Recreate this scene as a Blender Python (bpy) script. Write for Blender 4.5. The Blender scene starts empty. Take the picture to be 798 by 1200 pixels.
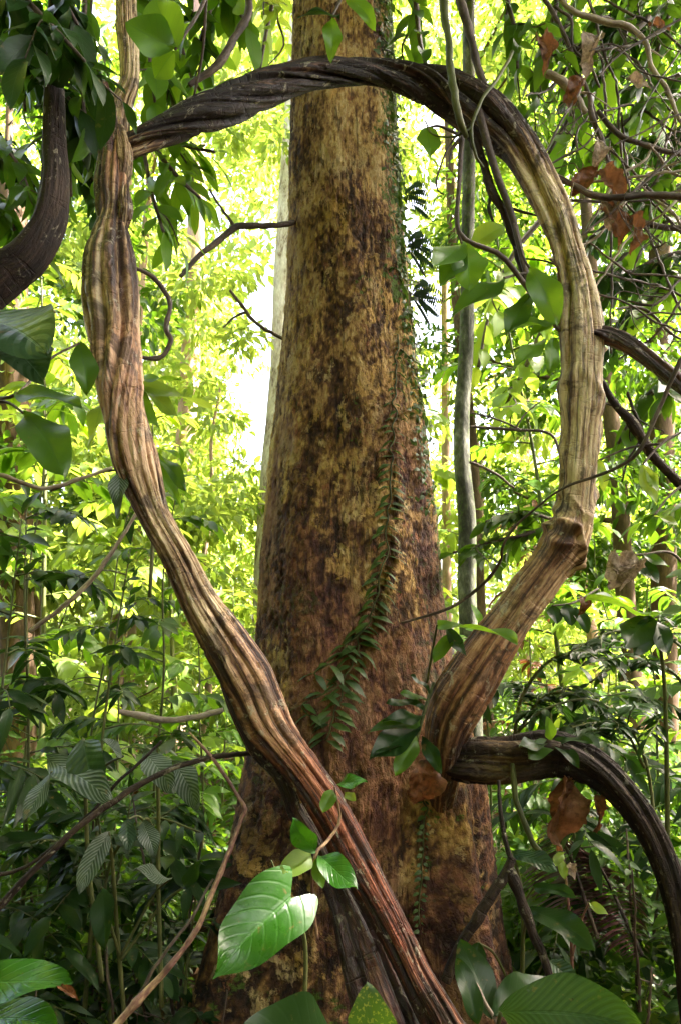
import bpy, math, random
import numpy as np
from math import radians as R, sin, cos, pi

random.seed(7)
rng = np.random.default_rng(11)
scene = bpy.context.scene
COL = scene.collection

# ------------------------------------------------------------------ camera
CAM = np.array([0.0, 0.0, 1.70])
PITCH = R(12)
F = 860.0
def ray(px, py):
    a, b = (px - 399) / F, (600 - py) / F
    return np.array([a, cos(PITCH) - b * sin(PITCH), sin(PITCH) + b * cos(PITCH)])
def P(px, py, Y):
    """the point at forward distance Y that is seen at that place of the photograph (used to measure the place)"""
    d = ray(px, py)
    return CAM + d * (Y / d[1])
def depth(p):
    return (p[1] - CAM[1]) * cos(PITCH) + (p[2] - CAM[2]) * sin(PITCH)
def px2m(n, p):
    return n * depth(p) / F

cam = bpy.data.cameras.new('camera')
cam.sensor_fit = 'VERTICAL'; cam.sensor_height = 36; cam.lens = 36 * F / 1200
cam.clip_end = 600; cam.clip_start = 0.05
co = bpy.data.objects.new('camera', cam); COL.objects.link(co)
co.location = CAM; co.rotation_euler = (R(90) + PITCH, 0, 0)
scene.camera = co

# ------------------------------------------------------------------ noise
def _h(x, y, z, seed):
    h = (x * np.uint32(374761393) + y * np.uint32(668265263) + z * np.uint32(2246822519) + np.uint32(seed * 3266489917 & 0xffffffff))
    h = (h ^ (h >> np.uint32(13))) * np.uint32(1274126177)
    h = (h ^ (h >> np.uint32(15))) * np.uint32(2246822519)
    return (h ^ (h >> np.uint32(16))).astype(np.float64) / 4294967295.0
def vn(p, seed=0):
    p = np.asarray(p, float)
    i = np.floor(p); f = p - i; f = f * f * (3 - 2 * f)
    i = i.astype(np.int64).astype(np.uint32)
    x, y, z = i[..., 0], i[..., 1], i[..., 2]; o = np.uint32(1)
    fx, fy, fz = f[..., 0], f[..., 1], f[..., 2]
    with np.errstate(over='ignore'):
        def L(a, b, t): return a + (b - a) * t
        r = L(L(L(_h(x, y, z, seed), _h(x + o, y, z, seed), fx), L(_h(x, y + o, z, seed), _h(x + o, y + o, z, seed), fx), fy),
              L(L(_h(x, y, z + o, seed), _h(x + o, y, z + o, seed), fx), L(_h(x, y + o, z + o, seed), _h(x + o, y + o, z + o, seed), fx), fy), fz)
    return r
def fbm(p, seed=0, o=4):
    p = np.asarray(p, float); r = 0; a = .5; t = 0
    for k in range(o):
        r = r + a * vn(p, seed + k * 17); t += a; p = p * 2.03 + 13.7; a *= .5
    return r / t
def n1(s, seed): return vn(np.stack([s, s * 0 + .37, s * 0 + .71], -1), seed) * 2 - 1
def sstep(a, b, x):
    t = np.clip((x - a) / (b - a), 0, 1); return t * t * (3 - 2 * t)
def unit(v):
    v = np.asarray(v, float); return v / np.maximum(np.linalg.norm(v, axis=-1, keepdims=True), 1e-9)

# ------------------------------------------------------------------ objects
def tag(o, label=None, cat=None, group=None, kind=None):
    if label: o['label'] = label
    if cat: o['category'] = cat
    if group: o['group'] = group
    if kind: o['kind'] = kind
    return o
def thing(name, loc, label, cat, group=None):
    o = bpy.data.objects.new(name, None); COL.objects.link(o)
    o.location = loc; o.empty_display_size = .1
    return tag(o, label, cat, group)
class MB:
    """collects quads, then links them as one mesh object"""
    def __init__(s): s.v = []; s.f = []; s.uv = []; s.at = {}; s.n = 0
    def add(s, v, f, uv=None, **at):
        v = np.asarray(v, float).reshape(-1, 3); f = np.asarray(f, np.int64).reshape(-1, 4)
        s.v.append(v); s.f.append(f + s.n); s.uv.append(np.zeros((len(v), 2)) if uv is None else np.asarray(uv, float).reshape(-1, 2))
        for k, a in at.items(): s.at.setdefault(k, []).append(np.asarray(a, float))
        s.n += len(v); return s
    def build(s, name, mat, parent=None, smooth=True):
        v = np.concatenate(s.v); f = np.concatenate(s.f); uv = np.concatenate(s.uv)
        me = bpy.data.meshes.new(name)
        if parent is not None:
            loc = np.array(parent.location); q = parent
            if parent.parent is not None: loc = loc + np.array(parent.parent.location)
            v = v - loc
        me.vertices.add(len(v)); me.vertices.foreach_set('co', v.astype(np.float32).ravel())
        me.loops.add(f.size); me.loops.foreach_set('vertex_index', f.astype(np.int32).ravel())
        me.polygons.add(len(f)); me.polygons.foreach_set('loop_start', np.arange(0, f.size, 4, dtype=np.int32))
        me.polygons.foreach_set('loop_total', np.full(len(f), 4, np.int32))
        me.polygons.foreach_set('use_smooth', np.full(len(f), smooth, bool))
        l = me.uv_layers.new(name='UVMap'); l.data.foreach_set('uv', uv[f.ravel()].astype(np.float32).ravel())
        for k, a in s.at.items():
            a = np.concatenate(a)
            if a.ndim == 1:
                t = me.attributes.new(k, 'FLOAT', 'POINT'); t.data.foreach_set('value', a.astype(np.float32))
            else:
                t = me.attributes.new(k, 'FLOAT_VECTOR', 'POINT'); t.data.foreach_set('vector', a.astype(np.float32).ravel())
        me.update(calc_edges=True); me.validate()
        if mat: me.materials.append(mat)
        o = bpy.data.objects.new(name, me); COL.objects.link(o)
        if parent is not None: o.parent = parent
        return o

# ------------------------------------------------------------------ node helpers
class NT:
    def __init__(s, name):
        s.m = bpy.data.materials.new(name); s.m.use_nodes = True; s.t = s.m.node_tree; s.t.nodes.clear()
        s.out = s.t.nodes.new('ShaderNodeOutputMaterial')
    def n(s, typ, ins=None, **props):
        nd = s.t.nodes.new('ShaderNode' + typ)
        for k, v in props.items(): setattr(nd, k, v)
        for k, v in (ins or {}).items(): s.set(nd.inputs[k], v)
        return nd
    def set(s, i, v):
        if isinstance(v, bpy.types.NodeSocket): s.t.links.new(v, i)
        elif isinstance(v, (tuple, list)) and len(v) == 3 and i.type == 'RGBA': i.default_value = (*v, 1)
        else: i.default_value = v
    def math(s, op, a, b=0.0, c=0.0, clamp=False):
        nd = s.n('Math', operation=op, use_clamp=clamp); s.set(nd.inputs[0], a); s.set(nd.inputs[1], b); s.set(nd.inputs[2], c); return nd.outputs[0]
    def mix(s, f, a, b, typ='MIX'):
        nd = s.n('Mix', data_type='RGBA', blend_type=typ); s.set(nd.inputs[0], f); s.set(nd.inputs[6], a); s.set(nd.inputs[7], b); return nd.outputs[2]
    def ramp(s, x, lo, hi, a=0.0, b=1.0):
        nd = s.n('MapRange', {0: x, 1: lo, 2: hi, 3: a, 4: b}); nd.interpolation_type = 'SMOOTHSTEP'; return nd.outputs[0]
    def cramp(s, x, stops):
        nd = s.n('ValToRGB', {0: x}); e = nd.color_ramp.elements
        e[0].position, e[0].color = stops[0][0], (*stops[0][1], 1)
        e[1].position, e[1].color = stops[-1][0], (*stops[-1][1], 1)
        for p, c in stops[1:-1]:
            k = e.new(p); k.color = (*c, 1)
        return nd.outputs[0]
    def noise(s, vec, scale, detail=4.0, rough=.55, dist=0.0):
        return s.n('TexNoise', {'Vector': vec, 'Scale': scale, 'Detail': detail, 'Roughness': rough, 'Distortion': dist}).outputs[0]
    def scale(s, vec, v):
        nd = s.n('VectorMath', operation='MULTIPLY'); s.set(nd.inputs[0], vec); s.set(nd.inputs[1], v); return nd.outputs[0]
    def attr(s, name, vec=False): return s.n('Attribute', attribute_name=name).outputs[1 if vec else 2]
    def finish(s, sh): s.t.links.new(sh, s.out.inputs[0]); return s.m

def mat_leaf(name, c1, c2, tcol, tf=.42, rough=.38, nv=8, slope=.5, veincol=None, veinw=.5, bump=.25, quilt=0.0, spots=None, holes=0.0, spec=.4, stripe=None):
    t = NT(name)
    uv = t.n('UVMap').outputs[0]; sp = t.n('SeparateXYZ', {0: uv}); u, v = sp.outputs[0], sp.outputs[1]
    au = t.math('ABSOLUTE', t.math('SUBTRACT', u, .5))
    rnd = t.n('NewGeometry').outputs['Random Per Island']
    pos = t.n('TexCoord').outputs['Object']
    ns = t.noise(pos, 9.0, 3)
    base = t.mix(t.math('MULTIPLY_ADD', ns, .5, t.math('MULTIPLY', rnd, .75), clamp=True), c1, c2)
    ph = t.math('FRACT', t.math('MULTIPLY_ADD', v, float(nv), t.math('MULTIPLY', au, -nv * slope)))
    tri = t.math('ABSOLUTE', t.math('SUBTRACT', ph, .5))          # 0 on the vein
    vein = t.ramp(tri, 0.0, .10, 1, 0)
    mid = t.ramp(au, .012, .03, 1, 0)
    allv = t.math('MAXIMUM', t.math('MULTIPLY', vein, .55), mid)
    vc = veincol or tuple(min(1, c * 2.2 + .02) for c in c2)
    colr = t.mix(t.math('MULTIPLY', allv, veinw), base, vc)
    if quilt:
        colr = t.mix(t.math('MULTIPLY', t.ramp(t.math('MULTIPLY_ADD', t.noise(pos, 45.0, 3), .4, tri), .36, .62), quilt), colr, stripe or (.30, .34, .30))
    if spots:
        colr = t.mix(t.ramp(t.noise(pos, 130.0, 2), .55, .62), colr, spots)
    if name in ('dead_leaf', 'rust_leaf', 'pale_dead_leaf'):
        colr = t.mix(t.ramp(t.noise(pos, 55.0, 5, .7), .42, .62, 0, .8), colr, tuple(k * .25 for k in c1))
    # a little browning and blemish at random places
    br = t.ramp(t.noise(pos, 30.0, 4, .6), .63, .70)
    colr = t.mix(t.math('MULTIPLY', br, .55), colr, (.16, .10, .03))
    hgt = t.math('ADD', t.math('MULTIPLY', tri, 1.2) if (quilt or name == 'puckered_leaf') else t.math('MULTIPLY', t.ramp(tri, 0, .16), .35), t.math('MULTIPLY', mid, -.6))
    hgt = t.math('ADD', hgt, t.math('MULTIPLY', t.noise(pos, 14.0, 2), 2.2))
    hgt = t.math('ADD', hgt, t.math('MULTIPLY', t.noise(pos, 60.0, 3), .5))
    bp = t.n('Bump', {'Strength': bump, 'Distance': .0022, 'Height': hgt})
    rg = t.math('MULTIPLY_ADD', t.noise(pos, 25.0, 3), .35, rough - .12)
    pr = t.n('BsdfPrincipled', {'Base Color': colr, 'Roughness': rg, 'Normal': bp.outputs[0], 'Specular IOR Level': spec})
    tc = t.mix(t.math('MULTIPLY', rnd, .6), tcol, tuple(c * k for c, k in zip(tcol, (1.35, 1.05, .8))))
    tc = t.mix(t.math('MULTIPLY', allv, .6), tc, (tcol[0] * .4, tcol[1] * .42, tcol[2] * .4))
    tr = t.n('BsdfTranslucent', {'Color': tc})
    mx = t.n('MixShader', {0: tf, 1: pr.outputs[0], 2: tr.outputs[0]})
    if holes:
        hn = t.noise(pos, 24.0, 2, .5)
        mx = t.n('MixShader', {0: t.ramp(hn, .735, .74, 0, 1), 1: mx.outputs[0], 2: t.n('BsdfTransparent').outputs[0]})
    return t.finish(mx.outputs[0])

def mat_bark(name, stops, stretch=(9, 9, 2.2), fine=40.0, moss=None, mossc=(.05, .085, .012), rough=.8, bump=.5, tone=True, spec=.3, dist=.012, wear=0.0, plates=False):
    t = NT(name)
    v = t.attr('bco', True)
    a = t.noise(t.scale(v, stretch), 1.0, 6, .62, .4)
    b = t.noise(t.scale(v, (fine * 3, fine * 3, fine)), 1.0, 4, .6)
    x = t.math('MULTIPLY_ADD', t.math('SUBTRACT', b, .5), .55, a)
    if tone: x = t.math('ADD', t.math('MULTIPLY', t.math('SUBTRACT', x, .5), .9), t.attr('tone'))
    c = t.cramp(x, stops)
    if moss is not None:
        mm = t.math('ADD', t.attr('moss'), t.math('MULTIPLY', t.math('SUBTRACT', t.noise(v, 24.0, 5, .65), .5), 1.3))
        c = t.mix(t.ramp(mm, .45, .6, 0, moss), c, t.mix(b, mossc, tuple(k * 2 for k in mossc)))
    fib = t.noise(t.scale(v, (75, 75, 3.5)), 1.0, 3, .6, .3)
    h = t.math('ADD', t.math('MULTIPLY', a, .6), b)
    if wear:
        c = t.mix(t.attr('red'), c, t.mix(1.0, c, (1.0, .46, .44), 'MULTIPLY'))                        # reddish wood
        st_ = t.ramp(t.noise(t.scale(v, (9, 9, 7)), 1.0, 6, .65, .8), .50, .62, 0, .75 * wear)          # dark damp stains
        c = t.mix(st_, c, (.030, .016, .012))
        fc = t.ramp(fib, .56, .66, 0, .7 * wear)                                                    # open fibres
        c = t.mix(fc, c, (.022, .012, .010))
        lc = t.ramp(t.noise(t.scale(v, (26, 26, 18)), 1.0, 5, .7, .4), .58, .66, 0, .55 * wear)          # lichen
        c = t.mix(lc, c, (.46, .42, .31))
        h = t.math('ADD', h, t.math('MULTIPLY', fc, -.9)); h = t.math('ADD', h, t.math('MULTIPLY', lc, .35))
        cr = t.ramp(t.noise(t.scale(v, (10, 10, 55)), 1.0, 3, .5, .2), .60, .68)
        h = t.math('ADD', h, t.math('MULTIPLY', cr, -.5))
    h = t.math('ADD', h, t.math('MULTIPLY', t.noise(t.scale(v, (180, 180, 70)), 1.0, 3), .5))
    if plates:
        l1 = t.ramp(t.noise(t.scale(v, (9, 9, 5.5)), 1.0, 8, .68, .35), .535, .565)
        l2 = t.noise(t.scale(v, (50, 50, 34)), 1.0, 4, .6)
        c = t.mix(t.math('MULTIPLY', l1, t.ramp(l2, .38, .52, .15, .85)), c, t.mix(t.ramp(t.noise(v, 5.0, 3), .4, .6), (.58, .34, .10), (.56, .40, .19)))
        l3 = t.ramp(t.noise(t.scale(v, (16, 16, 9)), 1.0, 7, .7, .3), .60, .63)
        c = t.mix(t.math('MULTIPLY', l3, .7), c, (.30, .115, .055))
        fz = t.ramp(t.noise(t.scale(v, (34, 34, 4.5)), 1.0, 5, .65, .6), .565, .63)
        c = t.mix(t.math('MULTIPLY', fz, .6), c, (.018, .010, .008))
        pk = t.ramp(t.noise(t.scale(v, (95, 95, 70)), 1.0, 3, .6), .58, .66)
        c = t.mix(t.math('MULTIPLY', pk, .45), c, (.03, .018, .012))
        c = t.mix(t.ramp(mm, .48, .60, 0, moss), c, t.mix(b, mossc, tuple(k * 2.2 for k in mossc)))
        h = t.math('ADD', h, t.math('MULTIPLY', l1, .5)); h = t.math('ADD', h, t.math('MULTIPLY', fz, -1.0)); h = t.math('ADD', h, t.math('MULTIPLY', pk, -.4))
    bp = t.n('Bump', {'Strength': bump, 'Distance': dist, 'Height': h})
    p = t.n('BsdfPrincipled', {'Base Color': c, 'Roughness': t.math('MULTIPLY_ADD', b, .3, rough - .15), 'Normal': bp.outputs[0], 'Specular IOR Level': spec})
    return t.finish(p.outputs[0])

M = {}
M['trunk'] = mat_bark('mottled_bark', [(.10, (.016, .010, .008)), (.28, (.066, .030, .016)), (.41, (.145, .070, .029)), (.53, (.29, .155, .056)), (.68, (.46, .275, .095)), (.90, (.60, .42, .19))], (11, 11, 7), 34, moss=.85, rough=.75, bump=.9, dist=.016, plates=True)
M['liana'] = mat_bark('liana_wood', [(.14, (.010, .005, .004)), (.33, (.048, .022, .014)), (.46, (.145, .075, .036)), (.60, (.38, .255, .135)), (.82, (.66, .52, .33))], (16, 16, 2.0), 28, moss=.5, mossc=(.08, .10, .025), rough=.6, bump=.8, dist=.008, spec=.4, wear=1.0)
M['red_liana'] = mat_bark('reddish_liana_wood', [(.15, (.012, .006, .007)), (.36, (.050, .018, .018)), (.5, (.12, .046, .037)), (.64, (.26, .12, .085)), (.82, (.48, .30, .20))], (16, 16, 2.0), 28, moss=.5, mossc=(.08, .10, .025), rough=.42, bump=.8, dist=.008, spec=.5, wear=1.0)
M['dark_wood'] = mat_bark('dark_wood', [(.2, (.007, .005, .005)), (.45, (.020, .013, .011)), (.62, (.050, .033, .023)), (.85, (.20, .13, .065))], (12, 12, 3), 30, moss=.5, rough=.75, bump=.8, dist=.008, spec=.2, wear=.6)
M['pale_bark'] = mat_bark('pale_bark', [(.32, (.16, .11, .08)), (.45, (.46, .38, .31)), (.7, (.74, .68, .61))], (9, 9, 3), 16, rough=.8, tone=False)
M['pink_bark'] = mat_bark('pinkish_bark', [(.2, (.14, .085, .06)), (.5, (.32, .21, .16)), (.8, (.5, .38, .30))], (5, 5, 1.5), 12, rough=.8, tone=False)
M['grey_bark'] = mat_bark('grey_green_bark', [(.22, (.012, .013, .010)), (.45, (.045, .047, .032)), (.62, (.11, .115, .085)), (.85, (.34, .34, .29))], (9, 9, 5), 20, moss=.6, rough=.8)
M['brown_bark'] = mat_bark('brown_bark', [(.2, (.03, .018, .012)), (.5, (.10, .06, .036)), (.8, (.22, .14, .085))], (7, 7, 2), 14, rough=.85, tone=False)
M['twig'] = mat_bark('twig_bark', [(.25, (.02, .014, .012)), (.5, (.07, .048, .04)), (.75, (.20, .15, .12))], (30, 30, 6), 60, rough=.6, tone=False, dist=.003)
M['pale_twig'] = mat_bark('pale_twig_bark', [(.25, (.10, .07, .055)), (.5, (.30, .23, .18)), (.75, (.52, .44, .36))], (30, 30, 6), 60, rough=.6, tone=False, dist=.003)
M['stem'] = mat_bark('green_stem', [(.25, (.03, .035, .012)), (.5, (.07, .08, .025)), (.75, (.14, .13, .05))], (30, 30, 6), 60, rough=.5, tone=False, dist=.003)
M['cane'] = mat_bark('cane_bark', [(.3, (.05, .02, .025)), (.5, (.18, .09, .07)), (.7, (.45, .32, .17))], (4, 4, 5), 50, rough=.45, tone=False, dist=.003)

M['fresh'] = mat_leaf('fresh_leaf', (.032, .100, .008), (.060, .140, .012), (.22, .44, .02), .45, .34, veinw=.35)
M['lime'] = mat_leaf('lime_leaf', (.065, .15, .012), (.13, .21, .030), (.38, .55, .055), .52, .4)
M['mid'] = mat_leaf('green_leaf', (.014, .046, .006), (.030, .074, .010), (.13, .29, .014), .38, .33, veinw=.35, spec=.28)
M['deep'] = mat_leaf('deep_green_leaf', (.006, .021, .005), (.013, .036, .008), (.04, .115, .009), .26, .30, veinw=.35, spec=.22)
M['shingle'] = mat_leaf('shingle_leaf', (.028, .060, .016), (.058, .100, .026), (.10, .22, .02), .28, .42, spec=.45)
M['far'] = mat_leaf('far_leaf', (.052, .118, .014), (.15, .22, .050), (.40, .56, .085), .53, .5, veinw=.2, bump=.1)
M['quilt'] = mat_leaf('quilted_leaf', (.010, .028, .010), (.020, .045, .018), (.05, .11, .015), .22, .36, nv=13, slope=.55, bump=.9, quilt=.4, holes=1.0)
M['puck'] = mat_leaf('puckered_leaf', (.010, .032, .012), (.020, .050, .020), (.05, .13, .018), .22, .3, nv=9, slope=.5, bump=1.0, holes=1.0)
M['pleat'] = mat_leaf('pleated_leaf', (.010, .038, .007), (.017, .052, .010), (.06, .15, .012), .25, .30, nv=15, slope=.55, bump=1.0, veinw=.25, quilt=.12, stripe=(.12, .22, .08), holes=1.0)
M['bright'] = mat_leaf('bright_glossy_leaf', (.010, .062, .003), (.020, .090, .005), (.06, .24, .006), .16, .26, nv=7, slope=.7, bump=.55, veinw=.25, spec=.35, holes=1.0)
M['speckled'] = mat_leaf('speckled_leaf', (.022, .060, .014), (.035, .080, .016), (.12, .26, .02), .35, .35, spots=(.30, .30, .05))
M['dead'] = mat_leaf('dead_leaf', (.075, .030, .016), (.17, .08, .035), (.24, .10, .04), .3, .55, veinw=.12, spec=.25, bump=.6)
M['rust'] = mat_leaf('rust_leaf', (.085, .028, .012), (.19, .075, .028), (.22, .08, .025), .2, .5, veinw=.12, spec=.3, bump=.6)
M['plum'] = mat_leaf('plum_leaf', (.040, .014, .018), (.085, .032, .034), (.10, .03, .03), .25, .45, spec=.4)
M['pale_dead'] = mat_leaf('pale_dead_leaf', (.20, .14, .10), (.40, .31, .24), (.3, .22, .15), .25, .6, veinw=.08, spec=.2)

# ------------------------------------------------------------------ tubes
def spline(pts, n):
    p = np.asarray(pts, float)
    d = np.linalg.norm(np.diff(p[:, :3], axis=0), axis=1) ** .5
    t = np.concatenate([[0], np.cumsum(d)])
    m = np.zeros_like(p)
    m[1:-1] = (p[2:] - p[:-2]) / (t[2:] - t[:-2])[:, None]
    m[0] = (p[1] - p[0]) / (t[1] - t[0]); m[-1] = (p[-1] - p[-2]) / (t[-1] - t[-2])
    x = np.linspace(0, t[-1], n); i = np.clip(np.searchsorted(t, x, 'right') - 1, 0, len(p) - 2)
    h = (t[i + 1] - t[i])[:, None]; u = (x - t[i])[:, None] / h
    q = (2*u**3 - 3*u**2 + 1) * p[i] + (u**3 - 2*u**2 + u) * h * m[i] + (-2*u**3 + 3*u**2) * p[i+1] + (u**3 - u**2) * h * m[i+1]
    # even spacing
    s = np.concatenate([[0], np.cumsum(np.linalg.norm(np.diff(q[:, :3], axis=0), axis=1))])
    xs = np.linspace(0, s[-1], n)
    return np.stack([np.interp(xs, s, q[:, k]) for k in range(q.shape[1])], 1), xs
def frames(C):
    T = unit(np.gradient(C, axis=0)); N = np.zeros_like(T)
    ref = np.array([0, -1.0, 0.05]); N[0] = unit(ref - T[0] * (ref @ T[0]))
    for i in range(1, len(T)):
        v = N[i-1] - T[i] * (N[i-1] @ T[i]); N[i] = v / max(np.linalg.norm(v), 1e-9)
    return T, N, np.cross(T, N)
def quads(n, m, wrap=True):
    i = np.arange(n - 1)[:, None]; j = np.arange(m if wrap else m - 1)[None, :]; k = (j + 1) % m
    return np.stack(np.broadcast_arrays(i * m + j, i * m + k, (i + 1) * m + k, (i + 1) * m + j), -1).reshape(-1, 4)
def tube(mb, pts, n=24, m=6, prof=None, tone=None, moss=None, red=None, cap=True, taper_end=True):
    """pts rows (x,y,z,r); prof(theta[m], s[n], r[n]) -> factor[n,m]"""
    q, s = spline(pts, n); C, r = q[:, :3], q[:, 3]
    if cap:                                    # close both ends with a rounded tip
        C = np.concatenate([C[:1], C, C[-1:]]); r = np.concatenate([[r[0] * .02], r, [r[-1] * .02]]); s = np.concatenate([[s[0]], s, [s[-1]]])
        e = 1e-4; T0 = unit(C[2] - C[1]); T1 = unit(C[-2] - C[-3]); C[0] = C[1] - T0 * r[1] * .25; C[-1] = C[-2] + T1 * r[-2] * .25
    T, N, B = frames(C)
    th = np.arange(m) / m * 2 * pi
    f = np.ones((len(C), m)) if prof is None else prof(th, s, r)
    v = C[:, None, :] + (r[:, None] * f)[..., None] * (np.cos(th)[None, :, None] * N[:, None, :] + np.sin(th)[None, :, None] * B[:, None, :])
    rm = max(float(np.mean(r)), .002)
    bco = np.stack(np.broadcast_arrays(np.cos(th)[None] * rm, np.sin(th)[None] * rm, s[:, None]), -1) + np.array([C[0, 0] * 3, C[0, 1] * 3, 0])
    at = dict(bco=bco.reshape(-1, 3))
    at['tone'] = (np.full((len(C), m), .5) if tone is None else tone(th, s)).ravel()
    at['moss'] = (np.zeros((len(C), m)) if moss is None else moss(th, s)).ravel()
    at['red'] = (np.zeros((len(C), m)) if red is None else np.broadcast_to(red(th, s), (len(C), m))).ravel()
    uv = np.stack(np.broadcast_arrays(th[None] / 6.3, s[:, None]), -1)
    mb.add(v, quads(len(C), m), uv, **at)
    return C
def path_px(rows):
    """rows (px, py, Y, half width in px) -> (x,y,z,r)"""
    out = []
    for px, py, Y, hw in rows:
        p = P(px, py, Y); out.append((*p, px2m(hw, p)))
    return out

# ------------------------------------------------------------------ leaves
def outline(shape, t):
    if shape == 'ell': w = np.sin(pi * t ** .95) ** .75
    elif shape == 'lance': w = np.sin(pi * t ** .75) ** .9
    elif shape == 'obov': w = np.sin(pi * t ** 1.35) ** .8
    elif shape == 'heart': w = np.clip(np.sin(pi * np.clip(t * .90 + .10, 0, 1) ** .74), 0, 1) ** (.52 + .75 * t ** 2)
    elif shape == 'drip': w = np.where(t < .78, np.sin(pi * (t / .92) ** .9) ** .75, 0); w = np.where(t >= .78, np.interp(t, [.78, .86, 1], [np.sin(pi * (.78/.92) ** .9) ** .75, .16, 0]), w)
    else: w = np.sin(pi * t)
    w = np.clip(np.nan_to_num(w), 0, 1)
    return w
def leaf_grid(shape, nl, nw):
    t = np.linspace(0, 1, nl); u = np.linspace(-1, 1, nw)
    w = outline(shape, t); w = np.maximum(w, .012)
    U, T = np.meshgrid(u, t)
    X = U * w[:, None]; Yv = T.copy()
    if shape == 'heart': Yv = T - .17 * np.sin(np.abs(U) ** 1.2 * 2.2) * (1 - T) ** 4 * 1.2
    return X, Yv, U, T, quads(nl, nw, False)
def leaves(mb, pos, d, nrm, L, W, shape='ell', nl=6, nw=3, droop=.15, fold=.25, wave=0.0, seed=0):
    """N leaves at once: base point, direction, face normal, length, width over length"""
    pos = np.asarray(pos, float).reshape(-1, 3); N = len(pos)
    d = unit(np.broadcast_to(d, (N, 3))); nrm = np.broadcast_to(nrm, (N, 3))
    nrm = nrm - d * (nrm * d).sum(-1, keepdims=True); nrm = unit(nrm + 1e-6)
    sd = np.cross(d, nrm)
    L = np.broadcast_to(L, (N,)).astype(float); W = np.broadcast_to(W, (N,)).astype(float)
    droop = np.broadcast_to(droop, (N,)); fold = np.broadcast_to(fold, (N,))
    X, Y, U, T, q = leaf_grid(shape, nl, nw)
    x = X.ravel()[None] * (W * .5)[:, None]; y = np.broadcast_to(Y.ravel()[None], x.shape).copy()
    z = fold[:, None] * np.abs(x) - droop[:, None] * y ** 2
    if wave:
        rr = np.random.default_rng(seed + 3); ph = rr.uniform(0, 6.3, (N, 1)); fr = rr.uniform(5, 9, (N, 1))
        z = z + wave * np.abs(U.ravel())[None] * np.sin(T.ravel()[None] * fr + ph + np.sign(U.ravel())[None]) * .5
        x = x * (1 + .06 * np.sin(T.ravel()[None] * 11 + ph))
        x = x + wave * .6 * np.sin(T.ravel()[None] * 2.2 + ph)
        x = x - wave * .6 * np.sin(ph)
    v = pos[:, None, :] + (x * L[:, None])[..., None] * sd[:, None, :] + (y * L[:, None])[..., None] * d[:, None, :] + (z * L[:, None])[..., None] * nrm[:, None, :]
    nv = nl * nw
    f = (q[None] + (np.arange(N) * nv)[:, None, None]).reshape(-1, 4)
    uv = np.broadcast_to(np.stack([U.ravel() * .5 + .5, T.ravel()], -1)[None], (N, nv, 2))
    mb.add(v, f, uv)
HEX = np.array([(0, 0), (-.5, .36), (-.36, .72), (0, 1), (.36, .72), (.5, .36)])
def hexleaves(mb, pos, d, nrm, L, W, fold=.3, droop=.25):
    """light leaves for masses seen from afar: six corners, folded on the midrib"""
    pos = np.asarray(pos, float).reshape(-1, 3); N = len(pos)
    d = unit(np.broadcast_to(d, (N, 3))); nrm = nrm - d * (nrm * d).sum(-1, keepdims=True); nrm = unit(nrm + 1e-6)
    sd = np.cross(d, nrm); L = np.broadcast_to(L, (N,)); W = np.broadcast_to(W, (N,))
    x = HEX[None, :, 0] * W[:, None]; y = np.broadcast_to(HEX[None, :, 1], x.shape); z = fold * np.abs(x) - droop * y ** 2
    v = pos[:, None] + (x * L[:, None])[..., None] * sd[:, None] + (y * L[:, None])[..., None] * d[:, None] + (z * L[:, None])[..., None] * nrm[:, None]
    f = (np.array([[0, 5, 4, 3], [0, 3, 2, 1]])[None] + (np.arange(N) * 6)[:, None, None]).reshape(-1, 4)
    uv = np.broadcast_to(np.stack([HEX[:, 0] + .5, HEX[:, 1]], -1)[None], (N, 6, 2))
    mb.add(v, f, uv)
def rdir(r, n): return unit(r.normal(size=(n, 3)))

# ------------------------------------------------------------------ ground
def gh(x, y):
    x, y = np.asarray(x, float), np.asarray(y, float)
    p = np.stack(np.broadcast_arrays(x, y, x * 0), -1)
    h = (fbm(p * .35, 5, 4) - .5) * .7 + (fbm(p * 1.9, 9, 3) - .5) * .16
    h = h + .035 * np.clip(y - 6, 0, 60) - .10 * np.clip(1 - np.hypot(x, y) / 5, 0, 1)
    return h
def gz(x, y): return float(gh(x, y))

# ------------------------------------------------------------------ plant makers
UP = np.array([0, 0, 1.0]); TOCAM = np.array([0, -1.0, .15])
def branch_leaves(mb, path, r, L, W, shape, start=.25, pairs=8, nl=6, nw=3, droop=.3, spread=.9, upness=1.0, jitter=.35, alt=True, wave=.05, hang=0.0):
    q, s = spline(path, 40); C = q[:, :3]; T = unit(np.gradient(C, axis=0))
    n = pairs * 2 + 1
    k = np.clip(((start + (1 - start) * (np.arange(n) + r.uniform(-.2, .2, n)) / n) * 39).astype(int), 0, 39); k[-1] = 39
    p = C[k]; t = T[k]
    side = unit(np.cross(t, UP) + 1e-4)
    sg = np.where(np.arange(n) % 2 == 0, 1.0, -1.0)[:, None]; sp = np.full((n, 1), spread); sp[-1] = 0.05
    d = unit(t * (1.1 - .5 * sp) + side * sg * sp + r.normal(0, jitter * .5, (n, 3)) - UP * (hang + r.uniform(0, .25, (n, 1))))
    nr = unit(UP * upness + r.normal(0, jitter, (n, 3)) + TOCAM * .25)
    sz = L * r.uniform(.7, 1.15, n) * (1 - .25 * np.abs(k / 39.0 - .6))
    leaves(mb, p, d, nr, sz, W * r.uniform(.85, 1.15, n), shape, nl, nw, droop * r.uniform(.5, 1.6, n), r.uniform(.1, .45, n), wave, int(r.integers(1e6)))

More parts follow.
